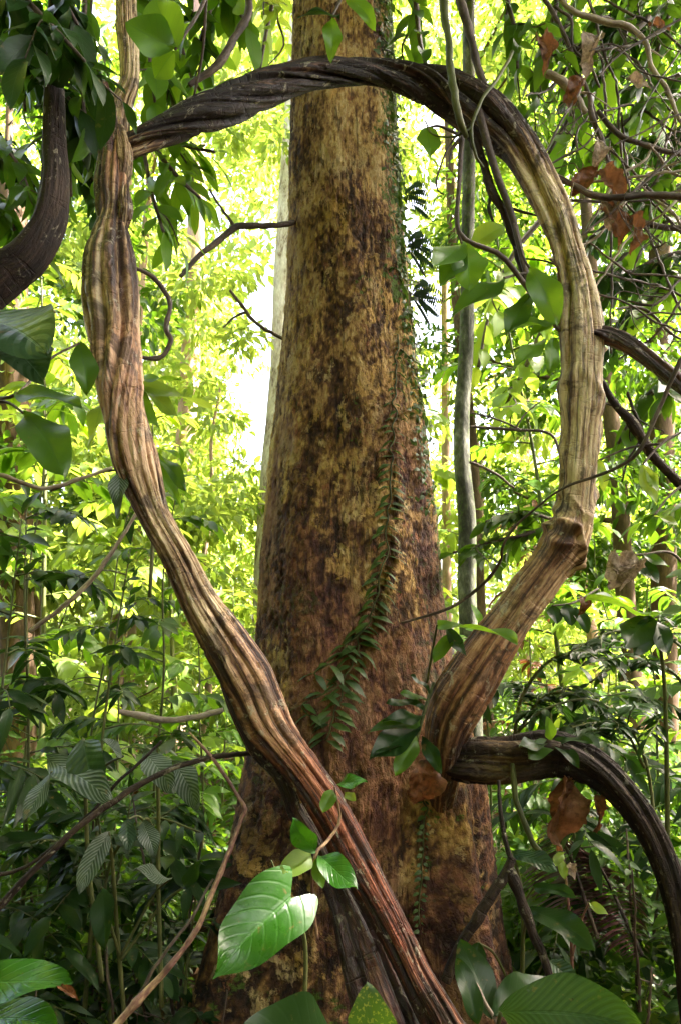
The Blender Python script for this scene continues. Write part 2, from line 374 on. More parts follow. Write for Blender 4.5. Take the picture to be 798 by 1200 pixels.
def sapling(name, label, cat, x, y, h, nb=8, bl=.6, L=.16, W=.36, shape='ell', mat='mid', pairs=6, start=.35, droop=.3, lean=(0, 0), r0=.012, seed=1, group=None, upness=1.0, wood='stem', rise=.35, nl=6, hang=0.0, whorl=False, z0=None):
    r = np.random.default_rng(seed)
    b = np.array([x, y, gz(x, y) if z0 is None else z0])
    root = thing(name, b, label, cat, group)
    st, fo = MB(), MB()
    k = 6; tt = np.linspace(0, 1, k)
    sp = [(*(b + np.array([lean[0] * a ** 1.5 + r.normal(0, .03) * h * .3 * a, lean[1] * a ** 1.5 + r.normal(0, .03) * h * .3 * a, h * a - (.03 if a == 0 else 0)])), r0 * (1.05 - .8 * a)) for a in tt]
    tube(st, sp, 30, 6)
    q, _ = spline(sp, 60)
    az = r.uniform(0, 6.3)
    for i in range(nb):
        a = start + (1 - start) * (i + .5) / nb; c = q[int(a * 59), :3]
        az += 2.4 + r.uniform(-.4, .4); l = bl * r.uniform(.7, 1.2) * (1.15 - .5 * a)
        o = np.array([cos(az), sin(az), 0])
        pts = [(*(c + o * l * t + UP * l * (rise * t - (rise * .6 + droop * .8) * t * t)), max(.0018, r0 * .38 * (1 - .7 * t))) for t in (0, .33, .66, 1)]
        tube(st, pts, 10, 4)
        if whorl:
            e = np.array(pts[-1][:3]); n = pairs * 2
            an = np.arange(n) / n * 6.28 + r.uniform(0, 6)
            d = unit(np.stack([np.cos(an), np.sin(an), r.uniform(-.55, .15, n) - hang], -1) + o * .35)
            leaves(fo, e + r.normal(0, .012, (n, 3)), d, unit(UP * upness + r.normal(0, .25, (n, 3)) + o * .2), L * r.uniform(.7, 1.15, n), W * r.uniform(.85, 1.15, n), shape, nl, 3, droop * r.uniform(.4, 1.4, n), r.uniform(.1, .4, n), .05, seed + i)
        else:
            branch_leaves(fo, pts, r, L, W, shape, .15, pairs, nl, 3, droop, hang=hang, upness=upness)
    e = q[-6:, :3]
    branch_leaves(fo, [(*e[0], .002), (*e[2], .002), (*e[4], .002), (*(e[-1] + UP * .02), .002)], r, L * .9, W, shape, 0, 3, nl, 3, droop, upness=upness)
    st.build('stem', M[wood], root); fo.build('foliage', M[mat], root)
    return root

def spray(name, label, cat, paths, L=.16, W=.36, shape='ell', mat='mid', pairs=7, wood='twig', seed=1, droop=.3, start=.2, spread=.9, group=None, upness=1.0, hang=0.0, nl=7, nw=3, jitter=.35, side=2):
    """a leafy branch (or several from one base): rows (px,py,Y,half width)"""
    r = np.random.default_rng(seed)
    w = [path_px(p) for p in paths]
    root = thing(name, w[0][0][:3], label, cat, group)
    st, fo = MB(), MB()
    for p in w:
        tube(st, p, 30, 5); branch_leaves(fo, p, r, L, W, shape, start, pairs, nl, nw, droop, spread, upness, jitter, hang=hang)
        q, _ = spline(p, 50)
        for k in range(side):                      # side twigs
            i = int(r.uniform(.25, .85) * 49); c = q[i, :3]; t = unit(q[min(i+1, 49), :3] - q[i-1, :3])
            s_ = unit(np.cross(t, UP)) * (1 if k % 2 else -1); l = np.linalg.norm(q[-1, :3] - q[0, :3]) * r.uniform(.25, .45)
            pts = [(*(c + (t * .6 + s_ * .7 + r.normal(0, .15, 3)) * l * a - UP * l * (.12 + hang * .3) * a * a), q[i, 3] * .55 * (1 - .6 * a) + .001) for a in (0, .35, .7, 1)]
            tube(st, pts, 12, 4); branch_leaves(fo, pts, r, L * .92, W, shape, .1, max(3, pairs - 3), nl, nw, droop, spread, upness, jitter, hang=hang)
    st.build('branch', M[wood], root); fo.build('foliage', M[mat], root)
    return root

def leafset(name, label, cat, lv, stems=(), mat='mid', wood='stem', group=None, seed=0, base=None):
    """a plant of a few large leaves, each leaf a mesh of its own. lv rows: base(px,py,Y), tip(px,py,Y), width/length, shape, face vector[, mat]"""
    w = [path_px(s) for s in stems]
    b = base if base is not None else (w[0][0][:3] if w else P(*lv[0][0]))
    root = thing(name, b, label, cat, group)
    for p in w:
        mb = MB(); tube(mb, p, 24, 6); mb.build('stem', M[wood], root)
    for i, l in enumerate(lv):
        a, c = P(*l[0]), P(*l[1]); d = c - a; L = np.linalg.norm(d)
        mb = MB(); dd = (l[5] if len(l) > 5 else mat) in ('dead', 'rust', 'pale_dead')
        leaves(mb, [a], [d / L], [unit(np.array(l[4], float))], L, l[2] * (1.05 if dd else 1), l[3], 22, 13, .35 if dd else .10, .75 if dd else .22, .30 if dd else .12, seed * 31 + i + len(label))
        if dd:
            vv = mb.v[0]; k9 = (vv - vv[0]) / L
            mb.v[0] = vv + L * .13 * np.stack([vn(k9 * 5 + 7, seed + i + q9) - .5 for q9 in (1, 2, 3)], -1) + L * .10 * np.stack([vn(k9 * 14 + 3, seed + i + q9) - .5 for q9 in (4, 5, 6)], -1)
        mb.build('leaf', M[l[5] if len(l) > 5 else mat], root)
    return root

def kink(path, r, k=1.0):
    q, s = spline(path, 48); t = np.linspace(0, 1, 48)
    amp = np.minimum(np.sin(pi * t) * 3, 1)[:, None] * (min(q[:, 3].mean() * 1.1, .006) * k)
    sd = int(r.integers(9999)); z = s * 8
    n = np.stack([n1(z, sd), n1(z, sd + 1), n1(z, sd + 2)], -1) + .6 * np.stack([n1(z * 3.1, sd + 3), n1(z * 3.1, sd + 4), n1(z * 3.1, sd + 5)], -1)
    q[:, :3] += amp * n; q[:, 3] *= 1 + .22 * n1(s * 22, sd + 6)
    return [tuple(v) for v in q]
def twigthing(name, label, cat, paths, mat='twig', group=None, knob=0.0, m=7, parts='twig', thin=1.0, shoots=0, wild=1.0):
    w = [path_px(p) for p in paths]
    r = np.random.default_rng(len(label) * 7 + len(paths))
    w = [kink([(*v[:3], v[3] * thin) for v in p], r, wild) for p in w]
    for i in range(shoots):
        p = w[int(r.integers(len(w)))]; k = int(r.uniform(.1, .9) * 47); c = np.array(p[k][:3]); t = unit(np.array(p[min(47, k + 2)][:3]) - np.array(p[max(0, k - 2)][:3]))
        d = unit(t * .7 + r.normal(0, .8, 3) * np.array([1, .6, 1])); l = r.uniform(.08, .28); rad = min(p[k][3] * .5, .005)
        w.append(kink([(*(c + d * l * a + (UP * r.uniform(-.3, .3) + rdir(r, 1)[0] * .25) * l * a * a), rad * (1 - .6 * a) + .0006) for a in (0, .35, .7, 1)], r, 1.5))
    def prof(th, s, rad):
        f = 1 + .2 * (fbm(np.stack(np.broadcast_arrays(np.cos(th)[None] * 2, np.sin(th)[None] * 2, s[:, None] * 24), -1), 3, 2) - .5)
        if knob: f = f * (1 + knob * np.exp(-((((s * 5.2) % 1) - .5) / .06) ** 2))[:, None]
        return f
    if len(w) == 1:
        mb = MB(); tube(mb, w[0], 90, m + 3, prof); o = mb.build(name, M[mat]); return tag(o, label, cat, group)
    root = thing(name, w[0][0][:3], label, cat, group)
    for i, p in enumerate(w):
        mb = MB(); tube(mb, p, 70, m, prof); mb.build('main_stem' if i == 0 else parts, M[mat], root)
    return root

def tree(name, label, x, y, h, r0, bark, z0, z1, cr, n, L, mat='far', lean=(0, 0), seed=1, group=None, clumps=40, W=.42, limbs=5, px=None):
    r = np.random.default_rng(seed); b = np.array([x, y, gz(x, y) - .1])
    root = thing(name, b, label, 'tree', group)
    pts = [(*(b + np.array([lean[0] * a + r.normal(0, .06), lean[1] * a + r.normal(0, .06), h * a])), r0 * (1.1 - .75 * a + .25 * (a == 0))) for a in np.linspace(0, 1, 7)]
    def prof(th, s, rad): return 1 + .14 * (fbm(np.stack(np.broadcast_arrays(np.cos(th)[None] * 1.6, np.sin(th)[None] * 1.6, s[:, None] * 1.5), -1), seed, 3) - .5)
    mb = MB(); tube(mb, pts, 80, 14, prof, tone=lambda th, s: .35 + .3 * fbm(np.stack(np.broadcast_arrays(np.cos(th)[None], np.sin(th)[None], s[:, None] * 1.2), -1), seed, 3), moss=lambda th, s: .6 * fbm(np.stack(np.broadcast_arrays(np.cos(th)[None], np.sin(th)[None], s[:, None] * .8), -1), seed + 4, 3))
    mb.build('trunk', M[bark], root)
    q, _ = spline(pts, 60)
    cen = []
    for i in range(limbs):
        a = (z0 + (z1 - z0) * (i + .3) / limbs) / h; c = q[min(59, int(min(a, .98) * 59)), :3]; az = r.uniform(0, 6.3); o = np.array([cos(az), sin(az), .25])
        l = cr * r.uniform(.7, 1.0)
        p = [(*(c + o * l * t + UP * .25 * l * t * t + r.normal(0, .05, 3) * t), r0 * .32 * (1 - .75 * t)) for t in (0, .3, .65, 1)]
        mb = MB(); tube(mb, p, 16, 6); mb.build('limb', M[bark], root)
        for t in (.45, .8, 1.0): cen.append(c + o * l * t + UP * .25 * l * t * t)
    zz = r.uniform(0, 1, clumps); an = r.uniform(0, 6.3, clumps); rr = cr * np.sqrt(r.uniform(.05, 1, clumps)) * np.sin(pi * (zz * .8 + .15)) ** .6
    ax = np.stack([np.interp(z0 + (z1 - z0) * zz, q[:, 2] - b[2], q[:, k]) for k in (0, 1)], -1)
    cen = np.concatenate([np.array(cen), np.stack([ax[:, 0] + rr * np.cos(an), ax[:, 1] + rr * np.sin(an), b[2] + z0 + (z1 - z0) * zz], -1)])
    k = r.integers(0, len(cen), n); cs = r.uniform(.35, .75, len(cen)) * cr * .42
    off = rdir(r, n) * (r.uniform(0, 1, (n, 1)) ** .45) * cs[k][:, None] * np.array([1, 1, .5])
    d = unit(unit(off) * .8 + rdir(r, n) * .7 - UP * .45)
    mb = MB(); hexleaves(mb, cen[k] + off, d, UP + r.normal(0, .45, (n, 3)), L * r.uniform(.6, 1.2, n), W * r.uniform(.8, 1.3, n))
    mb.build('crown', M[mat], root)
    return root


# ================================================================== THE SETTING
def axis(n, a, b):
    return np.sinh(np.linspace(-a, a, n)) / np.sinh(a) * b
gx = axis(260, 4.2, 150); gy = axis(260, 4.2, 150) + 5
X, Y = np.meshgrid(gx, gy)
mb = MB(); Z = gh(X, Y)
mb.add(np.stack([X, Y, Z], -1), quads(260, 260, False), np.stack([X, Y], -1) * .1)
t = NT('forest_floor'); pos = t.n('TexCoord').outputs['Object']
a_ = t.noise(pos, 3.0, 6, .6); b_ = t.noise(pos, 38.0, 5, .65)
c_ = t.cramp(t.math('MULTIPLY_ADD', b_, .6, t.math('MULTIPLY', a_, .4)), [(.3, (.018, .011, .008)), (.48, (.060, .034, .022)), (.58, (.12, .07, .045)), (.75, (.20, .14, .09))])
c_ = t.mix(t.ramp(t.noise(pos, 1.1, 4), .55, .68, 0, .7), c_, (.035, .055, .012))
p_ = t.n('BsdfPrincipled', {'Base Color': c_, 'Roughness': .8, 'Normal': t.n('Bump', {'Strength': .9, 'Distance': .03, 'Height': b_}).outputs[0]})
M['floor'] = t.finish(p_.outputs[0])
tag(mb.build('ground', M['floor']), 'dark forest floor of damp soil under leaf litter', 'ground', kind='structure')

UP0 = np.array([0, 0, 1.0])
# ================================================================== THE BIG TREE
TX, TY = P(404, 600, 3.75)[0], 3.75
edges = [(-140, 352, 454), (0, 343, 460), (100, 341, 463), (200, 337, 469), (300, 335, 477), (400, 330, 488), (500, 321, 500), (600, 310, 509), (700, 303, 516), (800, 297, 530), (850, 291, 546), (900, 283, 564), (1000, 264, 577), (1100, 240, 594), (1200, 214, 614), (1240, 205, 624)]
pr_ = []
for py, xl, xr in edges:
    a, b = P(xl, py, TY), P(xr, py, TY); pr_.append((a[2], (a[0] + b[0]) / 2, (b[0] - a[0]) / 2 * .985))
pr_ = np.array(sorted(pr_)); pr_ = np.concatenate([[[-.5, pr_[0, 1], pr_[0, 2] * 1.18]], pr_, [[9.5, pr_[-1, 1] + .02, pr_[-1, 2] * .72]]])
def trunk_r(th, z):
    """macro radius of the bole, th measured from +X towards +Y"""
    r = np.interp(z, pr_[:, 0], pr_[:, 2])
    g = sstep(1.9, .1, z)
    lob = 0
    for a, w, k in ((R(215), .34, .20), (R(262), .30, .10), (R(312), .17, .30), (R(290), .10, -.10), (R(335), .12, -.08), (R(20), .4, .12), (R(120), .4, .2)):
        dd = (th - a + pi) % (2 * pi) - pi; lob = lob + k * np.exp(-(dd / w) ** 2)
    r = r * (1 + g * (lob - .10))
    return r * (1 + .035 * np.sin(th * 3 + z * .9 + 1) * sstep(4.5, 1, z) + .02 * np.sin(th * 7 + z * 1.7))
def trunk_c(z): return np.interp(z, pr_[:, 0], pr_[:, 1])
nz, nth = 900, 420
zz = np.concatenate([np.linspace(-.35, 5.6, nz - 60), np.linspace(5.62, 9.3, 60)]); th = np.arange(nth) / nth * 2 * pi
ZZ, TH = np.meshgrid(zz, th, indexing='ij')
r_ = trunk_r(TH, ZZ)
nco = np.stack([np.cos(TH) * .42, np.sin(TH) * .42, ZZ], -1)
warp = np.stack([fbm(nco * 5, 71, 2), fbm(nco * 5, 72, 2), fbm(nco * 4, 73, 2)], -1) - .5
f1 = fbm((nco + warp * .12) * np.array([6, 6, 4]), 21, 5); f2 = fbm((nco + warp * .05) * np.array([19, 19, 12]), 22, 4)
f3 = fbm(nco * np.array([60, 60, 38]), 23, 3); fl = fbm((nco + warp * .03) * np.array([30, 30, 3.2]), 24, 3)
big = fbm((nco + warp * .2) * np.array([2.6, 2.6, 1.3]), 31, 3)
mixn = .30 * f1 + .38 * f2 + .32 * f3
flake = sstep(.485, .535, mixn + .35 * (big - .5))                   # where outer bark has come away
flake2 = sstep(.54, .575, f2 * .45 + f3 * .55)
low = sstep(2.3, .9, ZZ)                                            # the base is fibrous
disp = -.007 * flake - .004 * flake2 + .026 * (f3 - .5) + .034 * (f2 - .5) + .035 * (f1 - .5) + (.010 + .035 * low) * (fl - .5)
crack = sstep(.60, .66, fl) * (.3 + .7 * low); disp -= .010 * crack
rr_ = r_ + disp
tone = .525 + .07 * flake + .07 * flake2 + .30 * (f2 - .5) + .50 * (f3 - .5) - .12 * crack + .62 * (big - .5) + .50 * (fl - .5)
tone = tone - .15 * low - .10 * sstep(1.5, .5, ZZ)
red = 1.0 * sstep(.46, .60, fbm((nco + warp * .1) * np.array([4.5, 4.5, 1.8]), 41, 3)) * sstep(3.6, 2.4, ZZ)
moss = .13 + .9 * (fbm(nco * np.array([4, 4, 2.5]), 51, 3) - .46) + .42 * sstep(.35, .95, np.cos(TH)) * sstep(1.0, 2.6, ZZ) + .08 * sstep(2.6, 1.4, ZZ)
V = np.stack([trunk_c(ZZ) + rr_ * np.cos(TH), TY + rr_ * np.sin(TH), ZZ], -1)
mt = M['trunk'].node_tree                                            # reddish inner bark where attribute says so
bs = [n for n in mt.nodes if n.type == 'BSDF_PRINCIPLED'][0]; src = bs.inputs['Base Color'].links[0].from_socket
w_ = NT.__new__(NT); w_.t = mt; w_.m = M['trunk']
rc = w_.cramp(w_.attr('tone'), [(.15, (.014, .005, .005)), (.42, (.062, .018, .018)), (.7, (.19, .065, .045))])
mt.links.new(w_.mix(w_.math('MULTIPLY', w_.attr('red'), .75), src, rc), bs.inputs['Base Color'])
bt = thing('rainforest_tree', (TX, TY, 0), 'huge rainforest tree with mottled brown and ochre bark rising in the middle', 'tree')
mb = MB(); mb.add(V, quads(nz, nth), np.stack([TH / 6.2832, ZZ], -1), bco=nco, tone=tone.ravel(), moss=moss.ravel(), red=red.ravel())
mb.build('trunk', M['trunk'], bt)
def trunk_hit(px, py, off=0.0):
    d = ray(px, py); 
    for Yk in np.arange(2.6, 4.0, .006):
        p = CAM + d * (Yk / d[1]); dx, dy = p[0] - trunk_c(p[2]), p[1] - TY
        a = math.atan2(dy, dx) % (2 * pi); rr = float(trunk_r(a, p[2])) + off
        if dx * dx + dy * dy < rr * rr:
            return p, unit(np.array([dx, dy, .05]))
    return P(px, py, 3.7), np.array([.7, -.7, 0])
# high crown, far above the picture; it keeps the tree's own foot in the shade
r = np.random.default_rng(5); cen = []
for k in range(9):
    az = k * .698 + .3; o = np.array([cos(az), sin(az), .22])
    c0 = np.array([trunk_c(9.0), TY, 8.9 + .06 * k]); ln = 7.5 if sin(az) < .3 else 3.4
    mb = MB(); tube(mb, [(*(c0 + o * ln * t + UP0 * .5 * t * (1 - t)), .15 * (1 - .8 * t)) for t in (0, .2, .4, .7, 1)], 26, 8); mb.build('limb', M['brown_bark'], bt)
    for t in np.linspace(.25, 1, 9): cen.append(c0 + o * ln * t + np.array([r.normal(0, .8), r.normal(0, .8), r.uniform(-.1, .9)]))
cen = np.array(cen); u_ = r.uniform(-1, 1, (900, 2)); u_ = u_[(u_ ** 2).sum(1) < 1]
cen = np.concatenate([cen, np.stack([2.6 + 6.8 * u_[:, 0], .6 + 5.3 * u_[:, 1], 8.8 + r.uniform(0, 1.6, len(u_))], -1)])
n = 30000; k = r.integers(0, len(cen), n)
off = rdir(r, n) * (r.uniform(0, 1, (n, 1)) ** .5) * np.array([.8, .8, .3])
mb = MB(); q_ = cen[k] + off; q_[:, 2] = np.maximum(q_[:, 2], 8.3 + 1.1 * np.clip(q_[:, 1] - 4, 0, 9))
hexleaves(mb, q_, unit(unit(off) + rdir(r, n) * .6), UP0 + r.normal(0, .4, (n, 3)), r.uniform(.22, .42, n), r.uniform(.4, .55, n)); mb.build('crown', M['mid'], bt)

# ================================================================== LIANAS
def rope(strands, twist, core=.62, fine=.05, seed=0, amp=None, bumps=()):
    """a bundle of strands as a cross-section: (angle, centre distance, radius) each, wandering and twisting along the length"""
    def prof(th, s, rad):
        T_ = th[None, :]; f = np.full((len(s), len(th)), core); 
        for k, (a0, d, rho) in enumerate(strands):
            rk = rho * (1 + .18 * n1(s * 2.3, seed + k * 5 + 1)); dk = d * (1 + .08 * n1(s * 3.1, seed + k * 5 + 2))
            ph = a0 + twist(s) + .34 * n1(s * 2.1, seed + k * 5 + 3) + .10 * n1(s * 9.0, seed + k * 5 + 4)
            D = T_ - ph[:, None]; disc = rk[:, None] ** 2 - (dk[:, None] * np.sin(D)) ** 2
            f = np.maximum(f, np.where((disc > 0) & (np.cos(D) > 0), dk[:, None] * np.cos(D) + np.sqrt(np.maximum(disc, 0)), 0))
        f = f * .93
        tw = T_ - twist(s)[:, None]
        c3 = np.stack(np.broadcast_arrays(np.cos(tw), np.sin(tw), s[:, None] * 1.0), -1)
        f = f + fine * 2.2 * (fbm(c3 * np.array([6, 6, 1.6]), seed + 61, 3) - .5) + fine * 1.3 * (fbm(c3 * np.array([17, 17, 4.5]), seed + 62, 3) - .5)
        f = f - fine * .9 * sstep(.66, .74, fbm(c3 * np.array([3.5, 3.5, 22]), seed + 63, 2))
        if amp is not None:
            A = amp(s)[:, None]; f = A * f + (1 - A) * (.94 + .10 * fine / .05 * (fbm(c3 * np.array([2.2, 2.2, 2.5]), seed + 64, 3) - .5) + .055 * (fbm(c3 * np.array([9, 9, 1.5]), seed + 65, 3) - .5))
        for s0, w, h, ph0 in bumps:
            f = f + h * (.4 + 1.2 * fbm(c3 * np.array([2, 2, 0]) + s0, seed + 80, 2)) * np.exp(-((s[:, None] - s0 - .05 * np.sin(T_ + ph0) - .05 * np.sin(2 * T_ + 2 * ph0)) / w) ** 2)
        return f
    return prof
def rope_tone(twist, seed, base, band=.22, grain=.25, var=None):
    def g(th, s):
        tw = th[None, :] - twist(s)[:, None] if twist else th[None, :] + s[:, None] * 0
        c3 = np.stack(np.broadcast_arrays(np.cos(tw), np.sin(tw), s[:, None]), -1)
        b = base(s)[:, None] if callable(base) else base
        return b + band * 2 * (fbm(c3 * np.array([3.2, 3.2, .9]), seed, 3) - .5) + grain * 2 * (fbm(c3 * np.array([11, 11, 1.3]), seed + 3, 3) - .5) + .3 * (fbm(c3 * np.array([1.4, 1.4, 3.2]), seed + 5, 4) - .5)
    return g
def lmoss(seed, k=.25):
    return lambda th, s: k + .5 * (fbm(np.stack(np.broadcast_arrays(np.cos(th)[None], np.sin(th)[None], s[:, None] * 1.6), -1), seed, 3) - .5)

# --- the fluted liana that climbs from the tree's foot
mainp = [(148, -60, 2.62, 12), (149, 20, 2.58, 13), (153, 90, 2.54, 12), (140, 130, 2.5, 15), (134, 180, 2.48, 19), (132, 220, 2.46, 22), (132, 250, 2.46, 19), (129, 280, 2.45, 27), (127, 310, 2.44, 33), (129, 350, 2.43, 36), (134, 400, 2.42, 32), (142, 450, 2.41, 30), (151, 500, 2.40, 27), (164, 550, 2.40, 28), (181, 600, 2.41, 22), (207, 650, 2.42, 21), (231, 700, 2.43, 23), (265, 750, 2.44, 29), (294, 800, 2.44, 32), (316, 850, 2.44, 31), (352, 900, 2.44, 24), (388, 950, 2.43, 24), (414, 1000, 2.42, 23), (440, 1050, 2.40, 22), (465, 1100, 2.38, 21), (489, 1150, 2.36, 21), (517, 1200, 2.34, 23), (560, 1285, 2.30, 26)]
w = path_px(mainp); e = np.array(w[-1][:3]); w.append((e[0] + .10, e[1] - .02, gz(e[0] + .1, e[1]) - .05, w[-1][3] * 1.1))
ll = thing('liana', e * np.array([1, 1, 0]), 'deeply fluted tan and reddish liana slanting up across the foot of the big tree', 'vine')
tw1 = lambda s: -.5 + .40 * s + 1.3 * sstep(1.9, 2.5, s) - .7 * sstep(2.9, 4.2, s)
r9 = np.random.default_rng(77)
def bundle(n, d=.77, rho=.24, jit=.25):
    return [((k + r9.uniform(-jit, jit)) / n * 2 * pi, d + r9.uniform(-.07, .05), rho * r9.uniform(.75, 1.3)) for k in range(n)]
str1 = bundle(13, .78, .22, .38)
q9, s9 = spline(w, 400); A9 = np.stack([n1(s9 * 4.2, 901), n1(s9 * 4.2, 902), n1(s9 * 4.2, 903)], -1) * np.sin(pi * np.linspace(0, 1, 400))[:, None]
q9[:, :3] += .011 * A9; q9[:, 3] *= 1 + .10 * n1(s9 * 5.5, 905) + .05 * n1(s9 * 13, 906)
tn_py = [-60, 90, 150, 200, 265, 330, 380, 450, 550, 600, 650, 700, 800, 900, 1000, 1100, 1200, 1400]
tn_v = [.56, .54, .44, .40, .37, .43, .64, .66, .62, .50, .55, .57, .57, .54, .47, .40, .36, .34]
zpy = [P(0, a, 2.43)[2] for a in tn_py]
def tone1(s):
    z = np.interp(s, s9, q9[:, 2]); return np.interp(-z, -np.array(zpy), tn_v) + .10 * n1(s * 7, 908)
w = [tuple(v) for v in q9]
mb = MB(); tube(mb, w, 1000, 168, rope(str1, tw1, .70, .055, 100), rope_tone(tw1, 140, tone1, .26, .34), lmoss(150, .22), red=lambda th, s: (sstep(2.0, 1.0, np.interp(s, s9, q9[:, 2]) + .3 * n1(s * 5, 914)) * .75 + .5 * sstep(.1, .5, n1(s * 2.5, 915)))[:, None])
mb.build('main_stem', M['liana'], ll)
# side strands that run beside it
for rows, nm in (([(262, 795, 2.47, 6), (274, 825, 2.46, 9), (288, 855, 2.46, 10), (303, 882, 2.47, 10), (324, 903, 2.48, 10), (337, 925, 2.49, 10), (346, 952, 2.50, 10), (364, 980, 2.50, 10), (380, 1012, 2.49, 9), (396, 1040, 2.48, 8), (410, 1075, 2.47, 9)], 'strand'),
                 ([(348, 945, 2.52, 8), (366, 985, 2.51, 11), (384, 1020, 2.50, 14), (402, 1055, 2.49, 19), (420, 1100, 2.47, 27), (437, 1150, 2.45, 33), (458, 1200, 2.42, 36), (490, 1285, 2.38, 38)], 'strand')):
    q = path_px(rows); e2 = q[-1]; (q.append((e2[0] + .05, e2[1], gz(e2[0], e2[1]) - .05, e2[3])) if e2[3] > .05 else None)
    tw2 = lambda s: .4 + .8 * s
    mb = MB(); tube(mb, q, 420, 84, rope(bundle(9, .76, .27), tw2, .66, .07, 300 + len(rows)), rope_tone(tw2, 310, .36, .22, .3), lmoss(320, .12))
    mb.build(nm, M['red_liana'], ll)
# broken stub beside the thin upper length
mb = MB(); tube(mb, path_px([(137, 215, 2.46, 14), (131, 160, 2.45, 12), (126, 125, 2.45, 8), (123, 97, 2.46, 4)]), 90, 40, rope([(0, .5, .5), (2, .6, .4), (4, .6, .4)], tw1, .55, .12, 333), rope_tone(tw1, 340, .42), lmoss(150, .1)); mb.build('broken_stub', M['red_liana'], ll)
for k9, rows in enumerate(([(140, 150, 2.46, 6), (143, 163, 2.45, 8), (147, 180, 2.44, 9), (148, 200, 2.45, 8), (144, 216, 2.46, 6)], [(146, 216, 2.46, 6), (146, 230, 2.44, 8), (147, 248, 2.44, 9), (145, 270, 2.46, 5)], [(122, 215, 2.44, 5), (120, 232, 2.44, 7), (121, 250, 2.44, 7), (121, 264, 2.45, 4)])):
    mb = MB(); tube(mb, path_px(rows), 120, 60, rope(bundle(6, .6, .42), lambda s: 5 * s, .7, .16, 353 + k9), rope_tone(tw1, 341 + k9, .50, .2, .25), lmoss(150, .1)); mb.build('burl', M['liana'], ll)

# --- the liana that arches over and comes down to the right root
arch = [(132, 190, 2.52, 12), (150, 174, 2.5, 15), (175, 160, 2.5, 16), (205, 147, 2.52, 19), (245, 131, 2.56, 24), (300, 108, 2.62, 23), (350, 92, 2.68, 19), (400, 84, 2.74, 17), (450, 86, 2.79, 16), (500, 99, 2.82, 23), (535, 113, 2.83, 28), (567, 134, 2.82, 30), (605, 170, 2.80, 23), (629, 210, 2.78, 21), (650, 252, 2.77, 21), (666, 300, 2.77, 19), (677, 350, 2.77, 23), (680, 390, 2.77, 25), (681, 450, 2.77, 25), (680, 500, 2.78, 24), (677, 550, 2.79, 23), (674, 590, 2.80, 22), (669, 618, 2.80, 26), (657, 643, 2.80, 29), (643, 664, 2.81, 26), (624, 690, 2.82, 26), (601, 722, 2.84, 26), (578, 755, 2.87, 30), (551, 798, 2.90, 34), (533, 828, 2.93, 34), (524, 855, 2.96, 29), (521, 885, 3.02, 23), (519, 915, 3.16, 19), (517, 950, 3.36, 15)]
w = path_px(arch); e = w[-1]
ra = thing('liana', (e[0], e[1], 0), 'thick twisted liana arching over in a loop in front of the big trunk', 'vine')
C0 = np.array(w)[:, :3]; sl = np.concatenate([[0], np.cumsum(np.linalg.norm(np.diff(C0, axis=0), axis=1))])
s_arch, s_kn, s_br = sl[10], sl[22], sl[17]
tw3 = lambda s: 1.0 + 4.6 * np.minimum(s, s_arch) + .4 * np.maximum(s - s_arch, 0)
amp3 = lambda s: 1 - .60 * sstep(s_br - .25, s_br + .15, s)
str3 = bundle(5, .64, .36, .25) + bundle(8, .87, .14, .5)
bm3 = [(s_kn - .05, .025, .20, 0.4), (s_kn + .03, .018, .24, 2.0), (s_kn - .12, .02, .12, 1.2), (s_kn + .09, .016, .16, 3.0), (s_kn + .3, .05, .06, 1.0), (s_br, .10, .10, 1.), (s_br + .22, .03, .11, 2), (s_br + .34, .05, .12, 3), (s_br + .52, .04, .12, .5), (s_br - .3, .03, .07, 1)]
mb = MB(); tube(mb, w, 1150, 160, rope(str3, tw3, .64, .06, 400, amp3, bm3), rope_tone(tw3, 440, lambda s: .15 + .26 * sstep(.25, .05, s) + .49 * sstep(s_arch + .1, s_arch + .7, s) - .12 * sstep(s_kn, s_kn + .1, s) + .09 * n1(s * 6, 911) - .22 * sstep(sl[30], sl[33], s), .24, .30), lmoss(450, .22), red=lambda th, s: (.6 * sstep(s_kn - .1, s_kn + .2, s) * (.6 + .4 * n1(s * 6, 916)))[:, None])  # arch span gets a darker tone, painting in the shade of its underside
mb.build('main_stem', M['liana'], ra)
mb = MB(); tube(mb, path_px([(676, 396, 2.76, 11), (690, 392, 2.74, 12), (712, 393, 2.71, 12), (735, 403, 2.68, 12), (760, 421, 2.65, 11), (798, 452, 2.6, 11), (850, 500, 2.55, 10), (900, 560, 2.5, 9)]), 200, 60, rope([(0, .5, .5), (1.7, .6, .4), (3.2, .5, .5), (4.6, .6, .36)], lambda s: 2 * s, .62, .09, 470, None, [(.05, .03, .25, 0)]), rope_tone(None, 480, .33), lmoss(490, .1)); mb.build('side_branch', M['red_liana'], ra)

# --- the dark bent stem that leaves the foot of the loop and bows to the ground
q = path_px([(524, 893, 3.03, 20), (550, 891, 2.99, 28), (600, 890, 2.94, 30), (650, 884, 2.90, 28), (690, 897, 2.85, 24), (725, 925, 2.80, 21), (757, 967, 2.76, 19), (782, 1022, 2.72, 18), (800, 1090, 2.68, 18), (813, 1200, 2.66, 19)])
e = q[-1]; q.append((e[0], e[1], gz(e[0], e[1]) - .05, e[3]))
tw4 = lambda s: .6 + 1.2 * s
mb = MB(); tube(mb, q, 520, 110, rope([(0, .55, .45), (1.2, .62, .38), (2.4, .55, .45), (3.6, .64, .36), (4.9, .6, .4)], tw4, .7, .08, 500), rope_tone(tw4, 540, lambda s: .36 + .28 * np.exp(-((s - .22) / .13) ** 2), .2, .24), lmoss(550, .2))
tag(mb.build('bowed_liana', M['dark_wood']), 'dark bowed woody stem curving down to the ground from the foot of the loop', 'vine')
